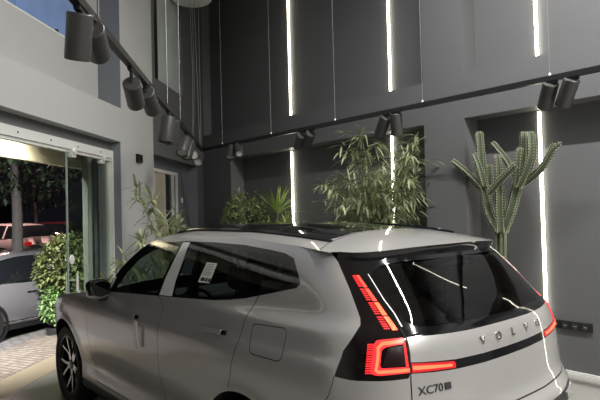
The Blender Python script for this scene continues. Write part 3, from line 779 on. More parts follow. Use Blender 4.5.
# upper windows with blue film / frosted pane
FILMB = mat('blue_window_film', (.17, .27, .52), .3, noise=(3, .35))
FROST = mat('frosted_pane', (.50, .55, .54), .35, noise=(2.2, .25))
def frame_rect(bm, fn, s0, s1, z0, z1, k0, k1, w):
    for a, b, c, d in ((s0, s1, z0, z0 + w), (s0, s1, z1 - w, z1), (s0, s0 + w, z0 + w, z1 - w), (s1 - w, s1, z0 + w, z1 - w)): bar_along(bm, fn, a, b, k0, k1, c, d)
def pane(name, fn, s0, s1, z0, z1, k, m_, parent, th=.012):
    bm = BM(); bar_along(bm, fn, s0, s1, k, k + th, z0, z1); return obj(name, bm, m_, parent)
bm = BM(); frame_rect(bm, lw, 4.32, 8.9, 3.66, 6.0, .30, .36, .03); w1 = struct('window_1', bm, ALU)
for a, b in ((4.35, 5.6), (5.6, 7.2), (7.2, 8.87)): pane('pane', lw, a + .004, b - .004, 3.69, 5.97, .325, FILMB if a > 5 else FILMB, w1)
bm = BM(); frame_rect(bm, lw, 1.10, 2.50, 3.78, 6.0, .16, .21, .035); bar_along(bm, lw, 2.26, 2.46, .155, .20, 3.815, 5.96); w2 = struct('window_2', bm, BLACK)
pane('pane', lw, 1.135, 2.26, 3.815, 5.96, .18, FROST, w2)
# far door
bm = BM(); frame_rect(bm, lw, 1.04, 2.24, -.0, 2.47, .27, .33, .05); bar_along(bm, lw, 1.24, 1.30, .27, .33, .05, 2.42); d2 = struct('door_2', bm, ALU)
pane('door_panel', lw, 1.60, 2.15, .05, 2.42, .30, mat('beige_panel', (.50, .44, .36), .5, noise=(4, .08)), d2)
pane('door_glass', lw, 1.30, 1.60, .05, 2.42, .30, mat('dark_pane', (.02, .024, .03), .05), d2)
pane('door_glass', lw, 1.09, 1.24, .05, 2.42, .30, mat('dark_pane2', (.05, .06, .075), .08), d2)
pane('outer_stile', lw, 2.15, 2.19, .05, 2.42, .295, ALU, d2)
# added panels on the reveals beside the pier, their shade put in as darker colour
def s_at(u, v, k):
    """position along the left wall where the sight line of a photo column meets the plane k behind its face"""
    q = at(u, v, LN, KL + k); return float((PC - q) @ LD)
REVEAL_SHADE = mat('reveal_shade', (.17, .18, .20), .5, noise=(2, .05))
bm = BM(); bar_along(bm, lw, 4.051, 4.058, .004, .28, 0, 2.62); struct('reveal_shade_low', bm, REVEAL_SHADE)
bm = BM(); bar_along(bm, lw, 4.021, 4.028, .004, .28, 3.035, 6.2); struct('reveal_shade_high', bm, REVEAL_SHADE)
bm = BM(); bar_along(bm, lw, 4.06, 9.19, .12, .20, 2.50, 2.624); struct('trim_5', bm, mat('head_fascia', (.15, .15, .155), .55))
# sliding glass door of the near bay
GPANE = glass_mat('pane_glass', (.80, .87, .84)); GEDGE = mat('glass_edge', (.30, .38, .34), .25)
SE, SJ = s_at(65, 200, .13), 4.062
bm = BM(); bar_along(bm, lw, SJ, 9.2, .09, .17, 2.425, 2.515); bar_along(bm, lw, SJ, SJ + .03, .09, .17, 0, 2.425); bar_along(bm, lw, SJ + .03, 9.2, .105, .155, 2.395, 2.425)
d1 = struct('door_1', bm, ALU); d1['label'] = 'white aluminium frame of the sliding glass entrance'
for k in range(9):
    bm = BM(); q = lw(4.4 + .52 * k, .088, 2.47); lathe(bm, [(0, 0), (.009, 0), (.009, .003), (0, .003)], 10, Matrix.Translation(q) @ Matrix.Rotation(-LA, 4, 'Z') @ Matrix.Rotation(PI / 2, 4, 'Y')); obj('screw_head', bm, BLACK, d1)
gd = thing('sliding_glass_panel', 'frameless clear glass door leaf hung on the white top rail', 'glass door', tuple(lw(4.5, .13, 0)), math.radians(2.2))
ginv = Matrix.Translation(-Vector(lw(4.5, .13, 0)))
def child_local(o, M): o.data.transform(M); return o
child_local(pane('glass_leaf', lw, SJ + .034, SE, .02, 2.44, .125, GPANE, gd), ginv)
child_local(pane('polished_edge', lw, SE, SE + .016, .02, 2.44, .124, GEDGE, gd, .014), ginv)
for s in (s_at(72, 149, .1), s_at(104, 156, .1)):
    bm = BM(); bar_along(bm, lw, s - .045, s + .045, .10, .15, 2.35, 2.44); o = obj('clamp', bm, ALU, gd); child_local(o, ginv)
    bm = BM(); lathe(bm, [(0, 0), (.035, 0), (.04, .01), (.03, .02), (0, .022)], 20, Matrix.Translation(lw(s, .10, 2.41)) @ Matrix.Rotation(-LA, 4, 'Z') @ Matrix.Rotation(PI / 2, 4, 'Y')); o2 = obj('clamp_boss', bm, ALU, o); child_local(o2, ginv)
bm = BM(); lathe(bm, [(0, 0), (.045, 0), (.05, .008), (.045, .016), (0, .016)], 24, Matrix.Translation(lw(SE - .045, .123, 1.31)) @ Matrix.Rotation(-LA, 4, 'Z') @ Matrix.Rotation(PI / 2, 4, 'Y')); child_local(obj('round_lock', bm, ALU, gd), ginv)
for k_ in (.075, .185):
    bm = BM(); tube(bm, [lw(SE - .07, k_, .80), lw(SE - .07, k_, 1.16)], .013, 10)
    tube(bm, [lw(SE - .07, k_, 1.1), lw(SE - .07, .125, 1.1)], .007, 8); tube(bm, [lw(SE - .07, k_, .88), lw(SE - .07, .125, .88)], .007, 8)
    child_local(obj('pull_handle', bm, ALU, gd), ginv)
# ------------------------------------------------------------------ track lighting
TKF = -.90; TZ = 2.80
TC = at(202, 150, BN, KF + TKF); TZ = float(TC[2])
TE = bw(11.5, TKF, TZ)
TL = np.array([-.949, 1.2, TZ])
def beam(bm, a, b, w, h):
    M = Matrix.Translation(a) @ frame_to(Vector(b) - Vector(a)).to_4x4(); L = (Vector(b) - Vector(a)).length
    box(bm, (-w / 2, -h / 2, 0), (w / 2, h / 2, L), M)
HEADG = mat('lamp_housing', (.060, .059, .057), .42, .25); LENS = mat('lamp_lens', (.42, .42, .40), .25)
DARKIN = mat('lamp_baffle', (.02, .02, .02), .5)
WIRE = mat('wire', (.30, .30, .30), .4, .5)
def track(a, b, label, wires):
    t = thing('lighting_track', label, 'light track', tuple(a), 0, None)
    inv = Matrix.Translation(-Vector(a))
    bm = BM(); beam(bm, a, b, .046, .046); child_local(obj('rail', bm, BLACK, t), inv)
    d = (Vector(b) - Vector(a))
    for f_ in wires:
        p = Vector(a) + d * f_
        bm = BM(); tube(bm, [p + Vector((0, 0, .015)), p + Vector((0, 0, HT - TZ - .005))], .0026, 6); o = obj('suspension_wire', bm, WIRE, t); child_local(o, inv)
        bm = BM(); lathe(bm, [(0, .016), (.010, .016), (.010, .04), (.004, .05), (0, .05)], 10, Matrix.Translation(p)); child_local(obj('wire_grip', bm, ALU, o), inv)
    return t
def frac(u, a, b, n, k):     # where along a track a photo column falls
    p = at(u, 150, n, k); a, b = np.array(a), np.array(b); return float(((p - a) @ (b - a)) / ((b - a) @ (b - a)))
tb = track(TC, TE, 'long black lighting track hung along the dark back wall', [frac(u, TC, TE, BN, KF + TKF) for u in (222.5, 271.5, 336, 424, 552.5)] + [.9])
tld = np.array(TC) - TL; tn = np.array([tld[1], -tld[0], 0]); tn /= np.linalg.norm(tn); tk = float(tn @ TL)
tlf = track(TL, TC, 'black lighting track running from the upper left to the corner', [frac(u, TL, TC, tn, tk) for u in (101, 168.5, 181)] + [.985])
bm = BM(); c = np.array(TC); box(bm, c - [.03, .03, .02], c + [.03, .03, .02]); child_local(obj('corner_joint', bm, BLACK, tlf), Matrix.Translation(-Vector(TL)))
def head(u0, v0, u1, v1, n, k, away, label, length=.23, rad=.064, up0=None):
    """cylinder head: top end seen at (u0, v0), mouth at (u1, v1); away tips the mouth back from (+) or towards (-) the viewer"""
    a, b = at(u0, v0, n, k), at(u1, v1, n, k)
    view = a - CO; view[2] = 0; view /= np.linalg.norm(view)
    d = Vector(b + view * away * np.linalg.norm(b - a) - a).normalized()
    a = Vector(a)
    t = thing('spotlight', label, 'spotlight', tuple(a), 0, 'spotlights on the black tracks')
    M = frame_to(d).to_4x4()
    bm = BM(); lathe(bm, [(0, 0), (rad * .92, 0), (rad, .006), (rad, length - .004), (rad * .98, length), (rad * .86, length), (rad * .80, length - .035)], 36, M, caps=False); obj('housing', bm, HEADG, t)
    bm = BM(); lathe(bm, [(0, length - .038), (rad * .81, length - .036), (rad * .84, length - .022), (rad * .7, length - .026), (0, length - .022)], 32, M); obj('lens', bm, LENS, t)
    # adapter on the track above
    ta, tb_ = (TC, TE) if n is BN else (TL, TC)
    ta, tb_ = Vector(ta), Vector(tb_); dd = (tb_ - ta).normalized(); s = (a - ta).dot(dd); p = ta + dd * s
    j = M @ Vector((0, 0, .05)) + a
    bm = BM(); beam(bm, p - dd * .055 + Vector((0, 0, -.032)), p + dd * .055 + Vector((0, 0, -.032)), .03, .03); ad = obj('adapter', bm, BLACK, t); ad.data.transform(Matrix.Translation(-a))
    bm = BM(); tube(bm, [p + Vector((0, 0, -.03)), p + Vector((0, 0, -.075)), (p + Vector((0, 0, -.09)) + a + d * .012) / 2, a + d * .012], .013, 10); st = obj('swivel_arm', bm, BLACK, t); st.data.transform(Matrix.Translation(-a))
    return t
HL = [(80, 13, 77, 56, .6, 'largest dark spotlight at the upper left, hanging in front'), (92, 28, 104, 66, .5, 'spotlight tilted right, second from the upper left, half behind the first'),
      (131.5, 83, 138, 110, .3, 'spotlight hanging straight on the left track before the light grey pier'), (146, 92, 153, 113, -.3, 'spotlight half hidden right of the straight one by the pier'),
      (168.5, 117, 165, 139, .6, 'upright spotlight on the left track right of the pier'), (173, 120, 172, 139, .7, 'spotlight tucked directly behind the upright one right of the pier'),
      (186, 139, 180, 154, .6, 'spotlight turned down to the left near the track corner'), (190, 141, 186, 155, .7, 'spotlight partly covered by its neighbour near the track corner'),
      (195, 153, 191, 163, -.9, 'spotlight facing out with a pale lens, nearest the track corner'), (200, 155, 197, 167, .2, 'thin-looking spotlight last on the left track beside the corner')]
for i, (u0, v0, u1, v1, aw, lb) in enumerate(HL): head(u0, v0, u1, v1, tn, tk, aw, lb, *((.26, .075) if i > 3 else (.23, .064)))
HB = [(232, 147, 230, 161, -1.0, 'first spotlight on the back track from the corner, pale lens outward'), (238, 146, 241, 160, -1.0, 'second spotlight on the back track from the corner, pale lens outward'),
      (302, 135, 296, 150, .7, 'left one of the dark spotlight pair just left of the bamboo top'), (311, 133, 305, 149, .7, 'right one of the dark spotlight pair just left of the bamboo top'),
      (386, 117, 379, 136, .2, 'tilted spotlight before the bamboo top'), (396, 114, 397, 133, .2, 'upright spotlight right over the bamboo top'),
      (551, 83, 544, 107, .6, 'dark spotlight above the cactus, left of its pair'), (572, 79, 563, 103, .3, 'spotlight above the cactus, nearest the right edge')]
for u0, v0, u1, v1, aw, lb in HB: head(u0, v0, u1, v1, BN, KF + TKF, aw, lb)
# white box under the ceiling that the cables drop from
t = thing('cable_canopy', 'white round canopy at the top of the corner with cables hanging from it', 'ceiling canopy', (TC[0] - .14, TC[1] + .1, 5.30))
bm = BM(); lathe(bm, [(0, 0), (.30, 0), (.33, .03), (.33, .12), (.10, .16), (.10, HT - 5.305), (0, HT - 5.305)], 40); obj('canopy_shell', bm, WHITE, t)
for i, (u0, u1) in enumerate(((180, 181.5), (189.5, 192), (194, 200), (191.5, 193))):
    a = at(u0, 2, BN, KF + TKF); b = at(u1, 146, BN, KF + TKF)
    a = np.array([a[0], a[1], 5.31]); v = b - np.array([TC[0] - .14, TC[1] + .1, 5.30]); a2 = a - np.array([TC[0] - .14, TC[1] + .1, 5.30])
    a2[2] = .01; v[2] = TZ - 5.30 + .01
    pts = [a2 + (v - a2) * f_ + np.array([.03 * math.sin(f_ * PI) * (i % 2), 0, 0]) for f_ in np.linspace(0, 1, 12)]
    bm = BM(); tube(bm, pts, .0035, 6); obj('cable', bm, WIRE, t)
# line lamps under the ceiling
LEDC = mat('ceiling_led', (1, 1, 1), .4, emit=(1, .985, .95), estr=30)
def line_lamp(a, b, label, watts):
    a, b = np.array(a, float), np.array(b, float); t = thing('line_lamp', label, 'ceiling light', tuple((a + b) / 2), 0, 'line lamps under the showroom ceiling')
    inv = Matrix.Translation(-Vector((a + b) / 2))
    bm = BM(); beam(bm, a + [0, 0, .05], b + [0, 0, .05], .08, .06); child_local(obj('lamp_body', bm, WHITE, t), inv)
    bm = BM(); beam(bm, a + [0, 0, .012], b + [0, 0, .012], .06, .014); child_local(obj('diffuser', bm, LEDC, t), inv)
    for f_ in (.12, .88):
        p = a + (b - a) * f_; bm = BM(); tube(bm, [p + [0, 0, .07], [p[0], p[1], HT - .005]], .004, 6); child_local(obj('suspension_wire', bm, WIRE, t), inv)
    l = bpy.data.lights.new('lamp_light', 'AREA'); l.shape = 'RECTANGLE'; L = float(np.linalg.norm(b - a)); l.size = .08; l.size_y = L; l.energy = watts; l.color = (1, .985, .95)
    o = bpy.data.objects.new('lamp_light', l); C.objects.link(o); o.parent = t
    y = Vector((b - a) / L); z = Vector((0, 0, 1)); x = y.cross(z)
    Mx = Matrix.Identity(4)
    for i in range(3): Mx[i][0], Mx[i][1], Mx[i][2] = x[i], y[i], z[i]
    o.matrix_local = Mx
    return t
# ------------------------------------------------------------------ outside the entrance: paving, street, parked cars, trees
def brick_mat(name, c1, c2, mortar, scale, rot=0., bw_=.5, rough=.7):
    M_ = mat(name, c1, rough); nt = M_.node_tree; b = nt.nodes['Principled BSDF']
    tc = nt.nodes.new('ShaderNodeTexCoord'); mp = nt.nodes.new('ShaderNodeMapping'); mp.inputs['Rotation'].default_value = (0, 0, rot)
    br = nt.nodes.new('ShaderNodeTexBrick'); br.inputs['Color1'].default_value = (*c1, 1); br.inputs['Color2'].default_value = (*c2, 1); br.inputs['Mortar'].default_value = (*mortar, 1)
    br.inputs['Scale'].default_value = scale; br.inputs['Mortar Size'].default_value = .03; br.inputs['Brick Width'].default_value = bw_; br.inputs['Bias'].default_value = -.2
    nt.links.new(tc.outputs['Object'], mp.inputs[0]); nt.links.new(mp.outputs[0], br.inputs['Vector']); nt.links.new(br.outputs['Color'], b.inputs['Base Color'])
    bp = nt.nodes.new('ShaderNodeBump'); bp.inputs['Strength'].default_value = .5; bp.inputs['Distance'].default_value = .01; bp.invert = True
    nt.links.new(br.outputs['Fac'], bp.inputs['Height']); nt.links.new(bp.outputs['Normal'], b.inputs['Normal'])
    return M_
def sheet(name, s0, s1, rows, m_):
    """a strip of ground along the facade: rows of (distance out, height)"""
    bm = BM(); R_ = [[bm.verts.new(tuple(lw(s, k, z))) for s in (s0, s1)] for k, z in rows]
    R2 = [[bm.verts.new(tuple(lw(s, k, z - .12))) for s in (s0, s1)] for k, z in rows]
    for i in range(len(rows) - 1):
        bm.faces.new((R_[i][0], R_[i][1], R_[i + 1][1], R_[i + 1][0])); bm.faces.new((R2[i][0], R2[i][1], R2[i + 1][1], R2[i + 1][0]))
        for j in (0, 1): bm.faces.new((R_[i][j], R_[i + 1][j], R2[i + 1][j], R2[i][j]))
    bm.faces.new((R_[0][0], R_[0][1], R2[0][1], R2[0][0])); bm.faces.new((R_[-1][0], R_[-1][1], R2[-1][1], R2[-1][0]))
    return struct(name, bm, m_)
sheet('threshold', -4, 14, [(.705, 0), (1.09, 0)], mat('beige_stone', (.40, .34, .25), .45, noise=(9, .10)))
sheet('paving_herringbone', -4, 14, [(1.095, 0), (2.45, -.20)], brick_mat('herringbone', (.27, .23, .20), (.46, .41, .36), (.13, .11, .10), 3.4, .75))
sheet('paving_forecourt', -6, 14, [(2.455, -.20), (3.2, -.27), (9.0, -.27)], brick_mat('grey_pavers', (.24, .235, .24), (.34, .335, .34), (.10, .10, .10), 2.4, .2))
sheet('street', -40, 16, [(9.01, -.27), (12, .05), (40, .15)], mat('asphalt', (.05, .05, .05), .8, noise=(20, .2)))
bm = BM(); bar_along(bm, lw, -45, 18, 32, 32.3, .16, 3.4); struct('wall_street', bm, mat('street_wall', (.16, .10, .085), .8, noise=(.6, .3)))
# porch: cream boarded fascia, posts
t = thing('porch_fascia', 'cream boarded fascia of the porch just outside the glass entrance', 'awning', tuple(lw(5.5, .62, 2.38)))
CREAM = mat('cream_boards', (.70, .64, .45), .5, noise=(3, .06))
inv = Matrix.Translation(-Vector(lw(5.5, .62, 2.38)))
FS = s_at(82, 165, .68)
for k in range(3):
    bm = BM(); bar_along(bm, lw, FS, 9.0, .64 + .012 * k, .70 + .012 * k, 2.345 + .088 * k, 2.43 + .088 * k); child_local(obj('board', bm, CREAM, t), inv)
for s in (8.97,):
    bm = BM(); bar_along(bm, lw, s - .03, s + .03, .69, .75, -.02, 2.62); child_local(obj('fascia_post', bm, CREAM, t), inv)
c0, c1 = s_at(82.5, 200, .62), s_at(89.5, 200, .55)
t = thing('porch_column', 'light grey column outside the glass door, behind the bush', 'column', tuple(lw(c1, .66, 0)))
inv = Matrix.Translation(-Vector(lw(c1, .66, 0)))
bm = BM(); bar_along(bm, lw, c1, c0, .55, .62, .10, 2.6); child_local(obj('shaft', bm, mat('column_grey', (.33, .34, .31), .6), t), inv)
bm = BM(); bar_along(bm, lw, c1 - .02, c0 + .02, .54, .63, .0, .10); child_local(obj('plinth', bm, mat('plinth', (.3, .3, .29), .6), t), inv)
bm = BM(); bar_along(bm, lw, s_at(96, 200, .40) - .03, s_at(91.5, 200, .40), .40, .44, 0, 2.6); struct('trim_1', bm, mat('grey_trim', (.40, .42, .38), .5))
bm = BM(); bar_along(bm, lw, 2.95, s_at(97, 200, .34), .34, .38, 0, 2.6); struct('trim_2', bm, BLUEG)
GREYCAR = mat('dark_silver_paint', (.24, .24, .27), .2, .3, coat=1); WCAR = mat('white_paint_car', (.55, .45, .43), .3, 0, coat=.6); RCAR = mat('maroon_paint', (.20, .03, .03), .3, .1, coat=.8)
SGLASS = mat('street_car_glass', (.010, .012, .015), .03, coat=1)
def street_car(name, label, loc, rz, L, m_, hatch, lamp=None, plate=None):
    """a saloon or hatchback: lofted body, glasshouse panes, wheels; x forward from the middle"""
    t = thing(name, label, 'car', loc, rz)
    if hatch: st = [(-.50, .55, .75, .76, .62, .50), (-.49, .28, .92, .94, .80, .70), (-.46, .22, .96, 1.20, .85, .62), (-.40, .2, .97, 1.42, .87, .60), (-.2, .2, .95, 1.50, .88, .60), (.0, .2, .93, 1.50, .88, .60), (.12, .2, .92, 1.42, .88, .60), (.27, .2, .92, 1.0, .88, .74), (.40, .2, .86, .90, .86, .72), (.48, .24, .70, .74, .78, .62), (.50, .4, .60, .62, .62, .5)]
    else: st = [(-.50, .5, .80, .82, .60, .50), (-.49, .3, .95, .98, .78, .66), (-.44, .22, .98, 1.03, .85, .72), (-.36, .2, .97, 1.08, .88, .72), (-.22, .2, .95, 1.36, .89, .60), (-.10, .2, .93, 1.43, .90, .58), (.05, .2, .92, 1.43, .90, .58), (.12, .2, .91, 1.38, .90, .60), (.24, .2, .90, 1.0, .90, .74), (.38, .2, .84, .90, .88, .72), (.47, .24, .70, .74, .80, .62), (.50, .4, .58, .60, .62, .5)]
    rows = []
    xs_ = np.linspace(-.5, .5, 61); A = np.array(st)
    ip = [spl([(r[0], r[k]) for r in st]) for k in range(1, 6)]
    for x in xs_:
        zb, zl, zt_, w, wt = [float(f_(x)) for f_ in ip]
        zr = max(zt_, zl + .012)
        rows.append([(w * .88, zb), (w * .97, zb + .08), (w, zb + (zl - zb) * .55), (w * .985, zl - .03), (w * .96, zl), (wt + (w * .96 - wt) * .12, zr - .06 * min(1, (zr - zl) / .3)), (wt * .86, zr - .012), (wt * .5, zr + .004), (0, zr + .008)])
    nr = len(rows[0])
    wheelx = (-.285 * L, .30 * L)
    win = {}
    body_f, side_f = [], {}
    V = []
    for x, r in zip(xs_, rows):
        for s in (1, -1):
            for y, z in r: V.append((x * L, s * y, z))
    idx = lambda i, s, k: (i * 2 + (0 if s > 0 else 1)) * nr + k
    groups = {'body': [], 'glass': []}
    for i in range(60):
        xm = (xs_[i] + xs_[i + 1]) / 2; tall = rows[i][5][1] - rows[i][4][1]
        for s in (1, -1):
            for k in range(nr - 1):
                f_ = (idx(i, s, k), idx(i + 1, s, k), idx(i + 1, s, k + 1), idx(i, s, k + 1))
                if k == 4 and tall > .06 and not any(abs(xm - b) < .009 for b in ((-.03,) if not hatch else (-.06, -.27))): groups['glass'].append(f_)
                elif k >= 5 and tall > .06 and (xm > .10 or xm < (-.40 if hatch else -.20)): groups['glass'].append(f_)
                else: groups['body'].append(f_)
    for i, e in ((0, -1), (60, 1)):
        for k in range(nr - 1): groups['body'].append((idx(i, 1, k), idx(i, 1, k + 1), idx(i, -1, k + 1), idx(i, -1, k)))
    def sub(nm, fs, mm):
        ids = sorted({v for f_ in fs for v in f_}); mp = {v: j for j, v in enumerate(ids)}
        return mesh_obj(nm, [V[v] for v in ids], [[mp[v] for v in f_] for f_ in fs], mm, t, smooth=True)
    sub('body', groups['body'], m_); sub('windows', groups['glass'], SGLASS)
    for x in wheelx:
        for s in (1, -1):
            R = Matrix.Translation((x, s * .80, .31)) @ Matrix.Rotation(-s * PI / 2, 4, 'X')
            bm = BM(); lathe(bm, [(.2, -.08), (.30, -.09), (.315, -.05), (.315, .06), (.30, .10), (.21, .10)], 36, R, caps=False); ty = obj('tyre', bm, RUBBER, t)
            bm = BM(); lathe(bm, [(0, .07), (.05, .085), (.20, .09), (.212, .10), (.212, -.06), (0, -.06)], 36, R); obj('rim', bm, ALLOY, ty)
            bm = BM(); lathe(bm, [(.318, .102), (.37, .106), (.37, .112), (.318, .112)], 36, R, caps=False); obj('wheel_arch', bm, SATIN, t)
    bm = BM(); box(bm, (-.42 * L, -.86, .17), (.42 * L, .86, .26), bevel=.02); obj('side_skirt', bm, SATIN, t)
    for s in (1, -1):
        bm = BM(); tube(bm, [(x * L, s * (float(ip[3](x)) * .965), float(ip[1](x)) + .008) for x in np.linspace(-.33, .24, 14)], .011, 6); obj('chrome_strip', bm, CHROME, t)
        if not hatch:
            bm = BM(); tube(bm, [(x * L, s * (float(ip[3](x)) * .985), .31) for x in np.linspace(-.22, .24, 14)], .016, 6); obj('sill_strip', bm, CHROME, t)
            for hx in (-.12, .06):
                bm = BM(); box(bm, (hx * L - .09, s * .90 - .015, .76), (hx * L + .09, s * .90 + .02, .785), bevel=.008); obj('door_handle', bm, CHROME, t)
        bm = BM(); box(bm, (-.5 * L - .01, s * .58 - .14, .72), (-.485 * L + .02, s * .58 + .14, .86), bevel=.02); obj('tail_lamp', bm, lamp or mat('tail_lens', (.2, .01, .01), .2, coat=1), t)
        bm = BM(); box(bm, (.478 * L, s * .60 - .13, .60), (.49 * L + .02, s * .60 + .13, .70), bevel=.02); obj('headlamp', bm, mat('headlamp', (.5, .5, .5), .1), t)
        bm = BM(); box(bm, (.20 * L, s * .95 - .07, .93), (.20 * L + .09, s * .95 + .07, 1.05), bevel=.03, seg=3); obj('door_mirror', bm, m_, t)
    bm = BM(); box(bm, (-.5 * L - .012, -.26, .62 if not plate else .60), (-.5 * L + .02, .26, .74 if not plate else .74)); obj('number_plate', bm, plate or mat('plate_white', (.5, .5, .5), .5), t)
    return t
sd = np.array([.45, .893]); sdr = math.atan2(sd[1], sd[0])
street_car('parked_saloon', 'dark silver saloon parked side-on on the pavers right outside the entrance', (-5.18, 10.4, -.27), sdr, 4.9, GREYCAR, False)
street_car('parked_hatchback', 'pale hatchback parked across the street behind the tree trunk', (-11.2, 20.5, .10), 2.75, 4.2, WCAR, True, mat('tail_on', (.4, .02, .02), .3, emit=(1, .03, .03), estr=.25))
street_car('parked_car', 'maroon car with a glowing red tail lamp and blue plate across the street', (-10.6, 24.2, .12), 1.75, 4.3, RCAR, True, mat('tail_bright', (.6, .02, .04), .3, emit=(1, .03, .07), estr=3.0), mat('blue_plate', (.10, .18, .6), .5, emit=(.1, .25, .9), estr=.5))
# ------------------------------------------------------------------ plants
def leaf(bm, p, d, L, w, droop=.3, n=4, up=(0, 0, 1), fold=.25, roll=0.):
    """one blade: starts at p towards d, bends down by droop, widest a third of the way"""
    p = Vector(p); d = Vector(d).normalized()
    s = d.cross(Vector(up)); s = s.normalized() if s.length > 1e-3 else Vector((1, 0, 0))
    if roll: s = Matrix.Rotation(roll, 3, d) @ s
    rows = []
    for i in range(n + 1):
        t = i / n; wd = w * (math.sin(PI * min(1, t * .92 + .08)) ** .8) * (1 - .25 * t) if i < n else 0
        nn = s.cross(d).normalized()
        c = bm.verts.new(p)
        if i in (0, n): rows.append([c])
        else: rows.append([bm.verts.new(p - s * wd / 2 + nn * wd * fold * .5), c, bm.verts.new(p + s * wd / 2 + nn * wd * fold * .5)])
        p = p + d * L / n; d = (d + Vector((0, 0, -droop / n))).normalized()
    for A, B in zip(rows, rows[1:]):
        if len(A) == 1 and len(B) == 1: continue
        if len(A) == 1: bm.faces.new((A[0], B[0], B[1])); bm.faces.new((A[0], B[1], B[2]))
        elif len(B) == 1: bm.faces.new((A[0], B[0], A[1])); bm.faces.new((A[1], B[0], A[2]))
        else: bm.faces.new((A[0], B[0], B[1], A[1])); bm.faces.new((A[1], B[1], B[2], A[2]))
def leaf_mat(name, c1, c2, scale=9, trans=.25):
    M_ = mat(name, c1, .42); nt = M_.node_tree; b = nt.nodes['Principled BSDF']
    tc = nt.nodes.new('ShaderNodeTexCoord'); n = nt.nodes.new('ShaderNodeTexNoise'); n.inputs['Scale'].default_value = scale; n.inputs['Detail'].default_value = 3
    r = nt.nodes.new('ShaderNodeValToRGB'); r.color_ramp.elements[0].position = .35; r.color_ramp.elements[1].position = .68
    r.color_ramp.elements[0].color = (*c1, 1); r.color_ramp.elements[1].color = (*c2, 1)
    nt.links.new(tc.outputs['Object'], n.inputs['Vector']); nt.links.new(n.outputs['Fac'], r.inputs[0]); nt.links.new(r.outputs[0], b.inputs['Base Color'])
    out = nt.nodes['Material Output']; tr = nt.nodes.new('ShaderNodeBsdfTranslucent'); ad = nt.nodes.new('ShaderNodeMixShader'); ad.inputs[0].default_value = trans
    nt.links.new(r.outputs[0], tr.inputs[0]); nt.links.new(b.outputs[0], ad.inputs[1]); nt.links.new(tr.outputs[0], ad.inputs[2]); nt.links.new(ad.outputs[0], out.inputs[0])
    return M_
BAMB = leaf_mat('bamboo_leaf', (.17, .21, .10), (.52, .56, .34), 7); CULM = mat('bamboo_culm', (.20, .24, .08), .45, noise=(8, .3))
SHRUB = leaf_mat('shrub_leaf', (.17, .24, .09), (.48, .55, .27), 10); YUC = leaf_mat('spiky_leaf', (.22, .34, .06), (.50, .62, .18), 6); BARK = mat('bark', (.13, .11, .09), .85, noise=(14, .4), bump=(30, .6))
CACT = mat('cactus_skin', (.062, .082, .047), .5, noise=(12, .3), bump=(25, .3)); SPINE = mat('cactus_spines', (.48, .47, .30), .6)
POT = mat('planter', (.035, .035, .037), .45); SOIL = mat('soil', (.03, .02, .015), .95, bump=(60, .8))
def pot(t, r, h, square=False):
    bm = BM()
    if square:
        box(bm, (-r, -r, 0), (r, r, h), bevel=.012)
    else: lathe(bm, [(0, 0), (r * .78, 0), (r * .8, .01), (r, h - .03), (r * 1.03, h - .03), (r * 1.03, h), (r * .93, h), (r * .91, h - .05), (0, h - .05)], 36)
    obj('planter', bm, POT, t)
    bm = BM(); lathe(bm, [(0, h - .045 if not square else h + .004), (r * .9, h - .045 if not square else h + .004), (r * .9, h - .05 if not square else h), (0, h - .05 if not square else h)], 24); obj('soil', bm, SOIL, t)
def rv(a=1.): return Vector((rng.normal(), rng.normal(), rng.normal())) * a
def plant(name, label, cat, loc): return thing(name, label, cat, tuple(loc))
# bamboo in front of the middle light line
def bamboo(loc, label, H, n_culm, spread, dens, lean=(0, 0), leafL=(.12, .21)):
    t = plant('bamboo', label, 'plant', loc); pot(t, .26, .5)
    lb = BM(); k = 0
    for c in range(n_culm):
        a = 2 * PI * c / n_culm + rng.uniform(-.3, .3); r0 = .05 + .12 * rng.random(); h = H * rng.uniform(.72, 1.0)
        out = Vector((math.cos(a), math.sin(a), 0)); pts = []
        for i in range(15):
            f_ = i / 14; pts.append(out * (r0 + spread * f_ ** 2.0 * rng.uniform(.95, 1.05)) + Vector((lean[0] * f_ ** 2, lean[1] * f_ ** 2, .46 + (h - .46) * (f_ - .10 * f_ ** 3) / .90)))
        bm = BM(); tube(bm, pts, [.010 * (1 - .75 * i / 14) + .002 for i in range(15)], 6); obj('culm', bm, CULM, t)
        for i in range(3, 15):
            for b in range(dens):
                p = pts[i] + (pts[i - 1] - pts[i]) * rng.random(); az = rng.uniform(0, 2 * PI)
                d = Vector((math.cos(az), math.sin(az), rng.uniform(-.1, .5))); bl = rng.uniform(.10, .36)
                q = p + d.normalized() * bl - Vector((0, 0, bl * .22))
                if p.z > .8: tube(lb, [p, p + d.normalized() * bl * .5, q], .0022, 3, cap=False)
                for j in range(6):
                    pp = p + (q - p) * (.35 + .65 * j / 5)
                    ld = (d.normalized() * .8 + rv(.5) + Vector((0, 0, -.45)))
                    leaf(lb, pp, ld, rng.uniform(*leafL), rng.uniform(.020, .032), .6, 4)
    obj('foliage', lb, BAMB, t, angle=60)
    return t
bl = at(380, 200, BN, KF - .16); bl[2] = 0
bamboo(bl, 'tall bamboo with drooping leaves before the middle light line', 2.70, 14, .46, 4, leafL=(.13, .24))
